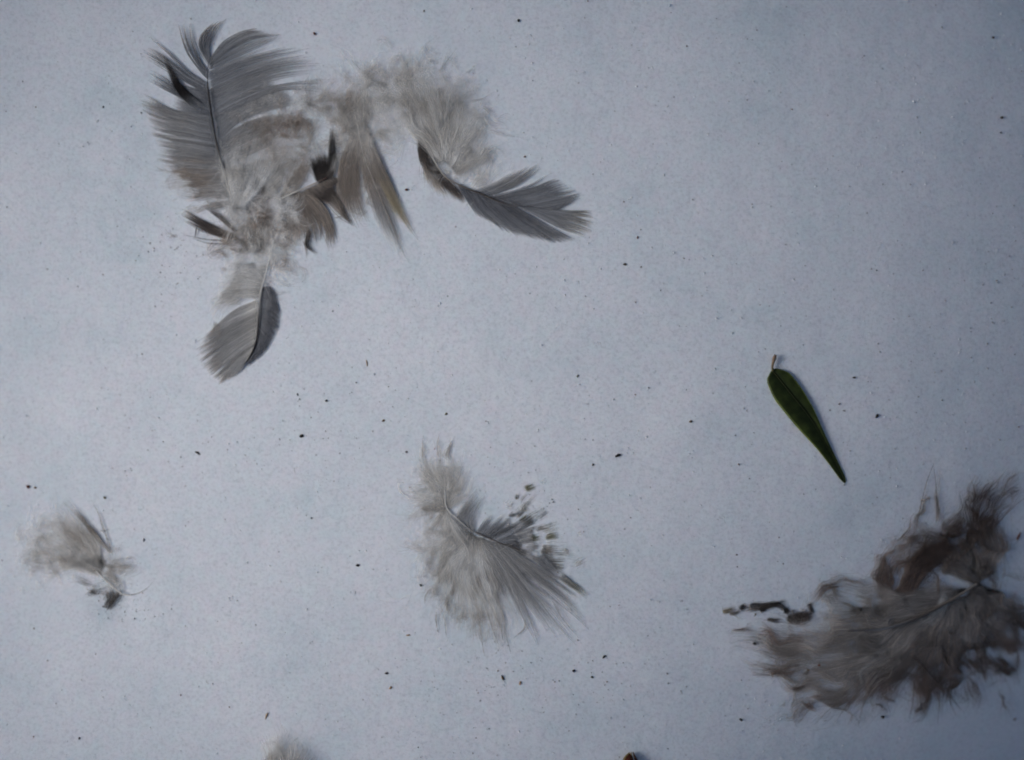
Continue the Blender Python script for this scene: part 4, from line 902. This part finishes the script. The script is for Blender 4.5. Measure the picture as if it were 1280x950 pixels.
DEB = [  # x, y, length, width, angle, material, kind, label
 (377,545,7,5.5,20,M_DARK,'bark_crumb','round near black crumb between the downward feather and the centre feather'),
 (247,566,10,3.4,-25,M_DARK,'bark_crumb','slim dark splinter on clear snow above the small left feather'),
 (772,569.5,9,4.6,30,M_DARK,'bark_crumb','black angular flake on clear snow right of the centre feather'),
 (741,581,4,3.4,60,M_DARK,'bark_crumb','tiny dark dot just below left of the black angular flake'),
 (1096,520,8,4.4,65,M_DARK,'bark_crumb','black oval crumb right of the green leaf'),
 (1067.5,472,5.5,3,-5,M_DARK,'bark_crumb','dark brown sliver level with the top of the green leaf'),
 (1049,505,5,2.6,15,M_GREY,'husk','grey brown chip just right of the leaf middle'),
 (1055,513.5,5,2,-15,M_GREY,'husk','thin grey sliver below the grey brown chip beside the leaf'),
 (393,42,5,4,-60,M_RED,'bud_scale_crumb','rusty brown crumb near the top edge above the clump'),
 (648,26,5,4,70,M_DARK,'bark_crumb','small black dot near the top edge at centre'),
 (530,14,4,2,80,M_DARK,'bark_crumb','dark tick near the top edge left of centre'),
 (1241,47,4.5,4,0,M_DARK,'bark_crumb','dark dot at the top right near the picture edge'),
 (1252,147,5,4,20,M_DARK,'bark_crumb','dark dot on the right edge below the top right corner'),
 (1251,166,4,3,0,M_DARK,'bark_crumb','lower of the two dark dots on the right edge'),
 (508,237,5,4.4,0,M_RED,'bud_scale_crumb','reddish grey crumb under the puff of down'),
 (656,196,3.5,3,0,M_RED,'bud_scale_crumb','tiny red brown dot right of the puff of down'),
 (781,330.5,5,4,0,M_DARK,'bark_crumb','dark round crumb below right of the comb tip'),
 (801,334,4,2.4,40,M_GREY,'husk','small grey chip just right of the dark crumb below the comb tip'),
 (797,297,5,2.4,80,M_RED,'bud_scale_crumb','faint reddish sliver right of the comb tip'),
 (722,470,5,2.6,60,M_OLIVE,'husk','olive sliver on bare snow above right of the centre feather'),
 (863,527,5,3.6,20,M_BROWN,'husk','brown chip on open snow left of the green leaf'),
 (458.5,454,10,2.2,-80,M_TAN,'needle_bit','thin tan needle bit on open snow at centre left'),
 (35,608,7,5,-40,M_RED,'bud_scale_crumb','rust red crumb at the left edge above the small feather'),
 (44,609.5,4.5,3.6,0,M_BROWN,'husk','small brown dot right of the rust red crumb'),
 (131,622,5,4,-30,M_OLIVE,'husk','olive brown dot right above the small left feather'),
 (180,675,5.5,2.6,80,M_DARK,'bark_crumb','short dark tick right of the small left feather'),
 (447,706.5,6,4.6,10,M_DARK,'bark_crumb','black crumb left of the centre feather'),
 (483,841.5,6,3.2,0,M_DARK,'bark_crumb','flat black flake below the centre feather'),
 (488,860,4.6,3.4,50,M_TAN,'husk','small tan grain just below the flat black flake'),
 (628,847,9,4,-65,M_BROWN,'husk','brown seed like husk below the centre feather'),
 (717,838.5,5.4,4.6,0,M_DARK,'bark_crumb','dark round crumb below right of the centre feather'),
 (740,846.5,4,3.4,0,M_DARK,'bark_crumb','small dark dot right of the round crumb below the centre feather'),
 (650,854,6,3.4,70,M_TAN,'husk','pale tan husk right of the brown seed like husk'),
 (510,794,7,2.6,10,M_TAN,'husk','pale tan sliver under the left side of the centre feather'),
 (755,821,7,3.6,40,M_DARK,'bark_crumb','dark flake right of the tips of the centre feather'),
 (526,731.5,4.5,3.6,-40,M_DARK,'bark_crumb','dark dot touching the left edge of the centre feather'),
 (333,895,12,2.8,72,M_TAN,'needle_bit','peach coloured needle bit above the tuft at the bottom edge'),
 (1273,671,16,3.6,65,M_RED,'twig_bit','rusty red twig bit at the right edge above the big feather'),
 (1075,761.5,5.4,5,0,M_DARK,'bark_crumb','black dot on the pale upper part of the big brown feather'),
 (943,804.5,6,5,0,M_DARK,'bark_crumb','dark brown dot on the left wisps of the big feather'),
 (1023,830.5,5,3.6,0,M_RED,'bud_scale_crumb','orange brown dot on the left part of the big feather'),
 (1009.5,836.5,4,3.4,0,M_BROWN,'husk','smaller brown dot left of the orange brown one'),
 (926,899.5,6.4,3.6,-30,M_DARK,'bark_crumb','black flake below left of the big feather'),
 (1103,896,6.6,5,-25,M_DARK,'bark_crumb','black crumb under the lower fringe of the big feather'),
 (1268,899,5,4,-10,M_BROWN,'husk','brown crumb at the bottom right corner'),
 (99,923,4,3,60,M_DARK,'bark_crumb','small dark dot near the bottom left corner'),
 (508,565,3.6,3,0,M_DARK,'bark_crumb','small dark dot left of the topmost spikes of the centre feather'),
 (479,526,5.6,3.2,20,M_BROWN,'husk','brown chip on open snow above left of the centre feather'),
 (557.5,517.5,4.6,3,40,M_OLIVE,'husk','olive speck on open snow straight above the centre feather'),
 (408,501,4.2,4,0,M_DARK,'bark_crumb','dark dot right above the near black round crumb'),
 (372,493,5,2,-70,M_DARK,'bark_crumb','thin dark tick left of the dark dot right of the downward feather'),
 (129,134,4,2,60,M_DARK,'bark_crumb','dark tick left of the splayed barbs at top left'),
]
GR = {'bark_crumb': 'dark crumbs scattered on the snow', 'husk': 'brown and tan husks scattered on the snow', 'bud_scale_crumb': 'rusty crumbs scattered on the snow', 'needle_bit': 'dry needle bits on the snow'}
CT = {'bark_crumb': 'crumb', 'husk': 'husk', 'bud_scale_crumb': 'crumb', 'needle_bit': 'needle', 'twig_bit': 'twig'}
for i, (x, y, a, b, g, m, nm, lb) in enumerate(DEB):
    on = 22 if (990 < x < 1260 and 740 < y < 845) else 1
    o = pebble(x, y, a*.82, b*.74, g, m, nm, i+1)
    if on != 1: o.location.z += 6*S
    props(o, lb, CT[nm], GR.get(nm))

# finer grit nobody could count, and snow crystals that catch the light
def scatter(name, xy, size, mat, label, flat=.7, lift=.2, face=None):
    n = len(xy)
    base = np.array([(1,0,0),(-.5,.87,0),(-.5,-.87,0),(0,0,1),(0,0,-.8)], float)
    tri = np.array([(0,1,3),(1,2,3),(2,0,3),(1,0,4),(2,1,4),(0,2,4)])
    P = place(xy[:, 0], xy[:, 1], 0); P[:, 2] += grain(P[:, 0], P[:, 1]) + size*S*lift
    q = rng.normal(0, 1, (n, 3, 3)); q, _ = np.linalg.qr(q)
    if face is not None:                 # plates lying near one tilt: the ones that glint
        nn = np.array(face)+rng.normal(0, .16, (n, 3)); nn /= np.linalg.norm(nn, axis=1, keepdims=True)
        a_ = np.cross(nn, rng.normal(0, 1, (n, 3))); a_ /= np.linalg.norm(a_, axis=1, keepdims=True)
        q = np.stack([a_, np.cross(nn, a_), nn], -1)
    s = rng.uniform(.6, 1.4, (n, 1, 3))*np.array([1, 1, flat])
    v = np.einsum('nij,nkj->nki', q, base[None]*s)*(size*S*.5)[:, None, None] + P[:, None]
    f = (tri[None]+5*np.arange(n)[:, None, None]).reshape(-1, 3)
    return props(mesh_obj(name, v.reshape(-1, 3), f, mat), label, None, None, 'stuff')

def cloud(n, cx, cy, sx, sy): return np.stack([rng.normal(cx, sx, n), rng.normal(cy, sy, n)], 1)
u = np.stack([rng.uniform(-60, 1340, 1500), rng.uniform(-60, 1010, 1500)], 1)
keep = rng.random(1500) < .18+.5*np.clip((u[:, 0]-600)/600, 0, 1)
fine = np.concatenate([u[keep], cloud(90, 660, 850, 90, 30), cloud(60, 390, 520, 60, 40), cloud(50, 250, 570, 90, 40), cloud(70, 1160, 420, 120, 90), cloud(60, 225, 335, 30, 35), cloud(45, 150, 765, 22, 10), cloud(50, 640, 640, 50, 40), cloud(60, 1000, 800, 50, 25)])
scatter('fine_grit', fine, rng.uniform(1.0, 2.2, len(fine))*rng.choice([1, 1, 1.3], len(fine)), M_GREY, 'fine grey grime peppering the snow')
u = np.stack([rng.uniform(-20, 1300, 60), rng.uniform(-20, 970, 60)], 1)
scatter('dark_grit', u, rng.uniform(1.2, 2.6, len(u)), M_DARK, 'tiny dark specks sprinkled over the snow')
u = np.stack([rng.uniform(-20, 1300, 90), rng.uniform(-20, 970, 90)], 1)
scatter('brown_grit', u, rng.uniform(1.6, 3.0, len(u)), M_RED, 'tiny rusty specks sprinkled over the snow')
m_, nt, b = nodes('ice_crystal')
b.inputs['Base Color'].default_value = (.96, .97, .98, 1); b.inputs['Roughness'].default_value = .2; b.inputs['IOR'].default_value = 1.5
tr_ = nt.nodes.new('ShaderNodeBsdfTranslucent'); tr_.inputs[0].default_value = (.97, .98, 1, 1)
mi_ = nt.nodes.new('ShaderNodeMixShader'); mi_.inputs[0].default_value = .35
nt.links.new(b.outputs[0], mi_.inputs[1]); nt.links.new(tr_.outputs[0], mi_.inputs[2]); nt.links.new(mi_.outputs[0], nt.nodes['Material Output'].inputs[0])
u = np.stack([rng.uniform(-60, 1340, 6000), rng.uniform(-60, 1010, 6000)], 1)
scatter('ice_crystals', u, rng.uniform(.8, 2.2, len(u)), m_, 'loose glinting ice crystals on the snow surface', .4, .1)
u = np.stack([rng.uniform(-30, 1310, 700), rng.uniform(-30, 980, 700)], 1)
scatter('ice_glints', u, rng.uniform(1.8, 4.2, len(u)), m_, 'larger clear ice grains glinting on the snow', .5, .0)
u = np.stack([rng.uniform(-30, 1310, 420), rng.uniform(-30, 980, 420)], 1)
c_ = np.stack([rng.uniform(-30, 1310, 70), rng.uniform(-30, 980, 70)], 1)
u = np.concatenate([u, (c_[:, None]+rng.normal(0, 3, (70, 5, 2))).reshape(-1, 2), cloud(40, 142, 752, 14, 7), cloud(50, 985, 765, 22, 7), cloud(40, 690, 670, 24, 26)])
scatter('bright_ice_plates', u, rng.uniform(1.6, 3.6, len(u)), m_, 'thin ice plates that catch the light on the snow', .22, -.05, (-.5, 0, .866))
#@@END
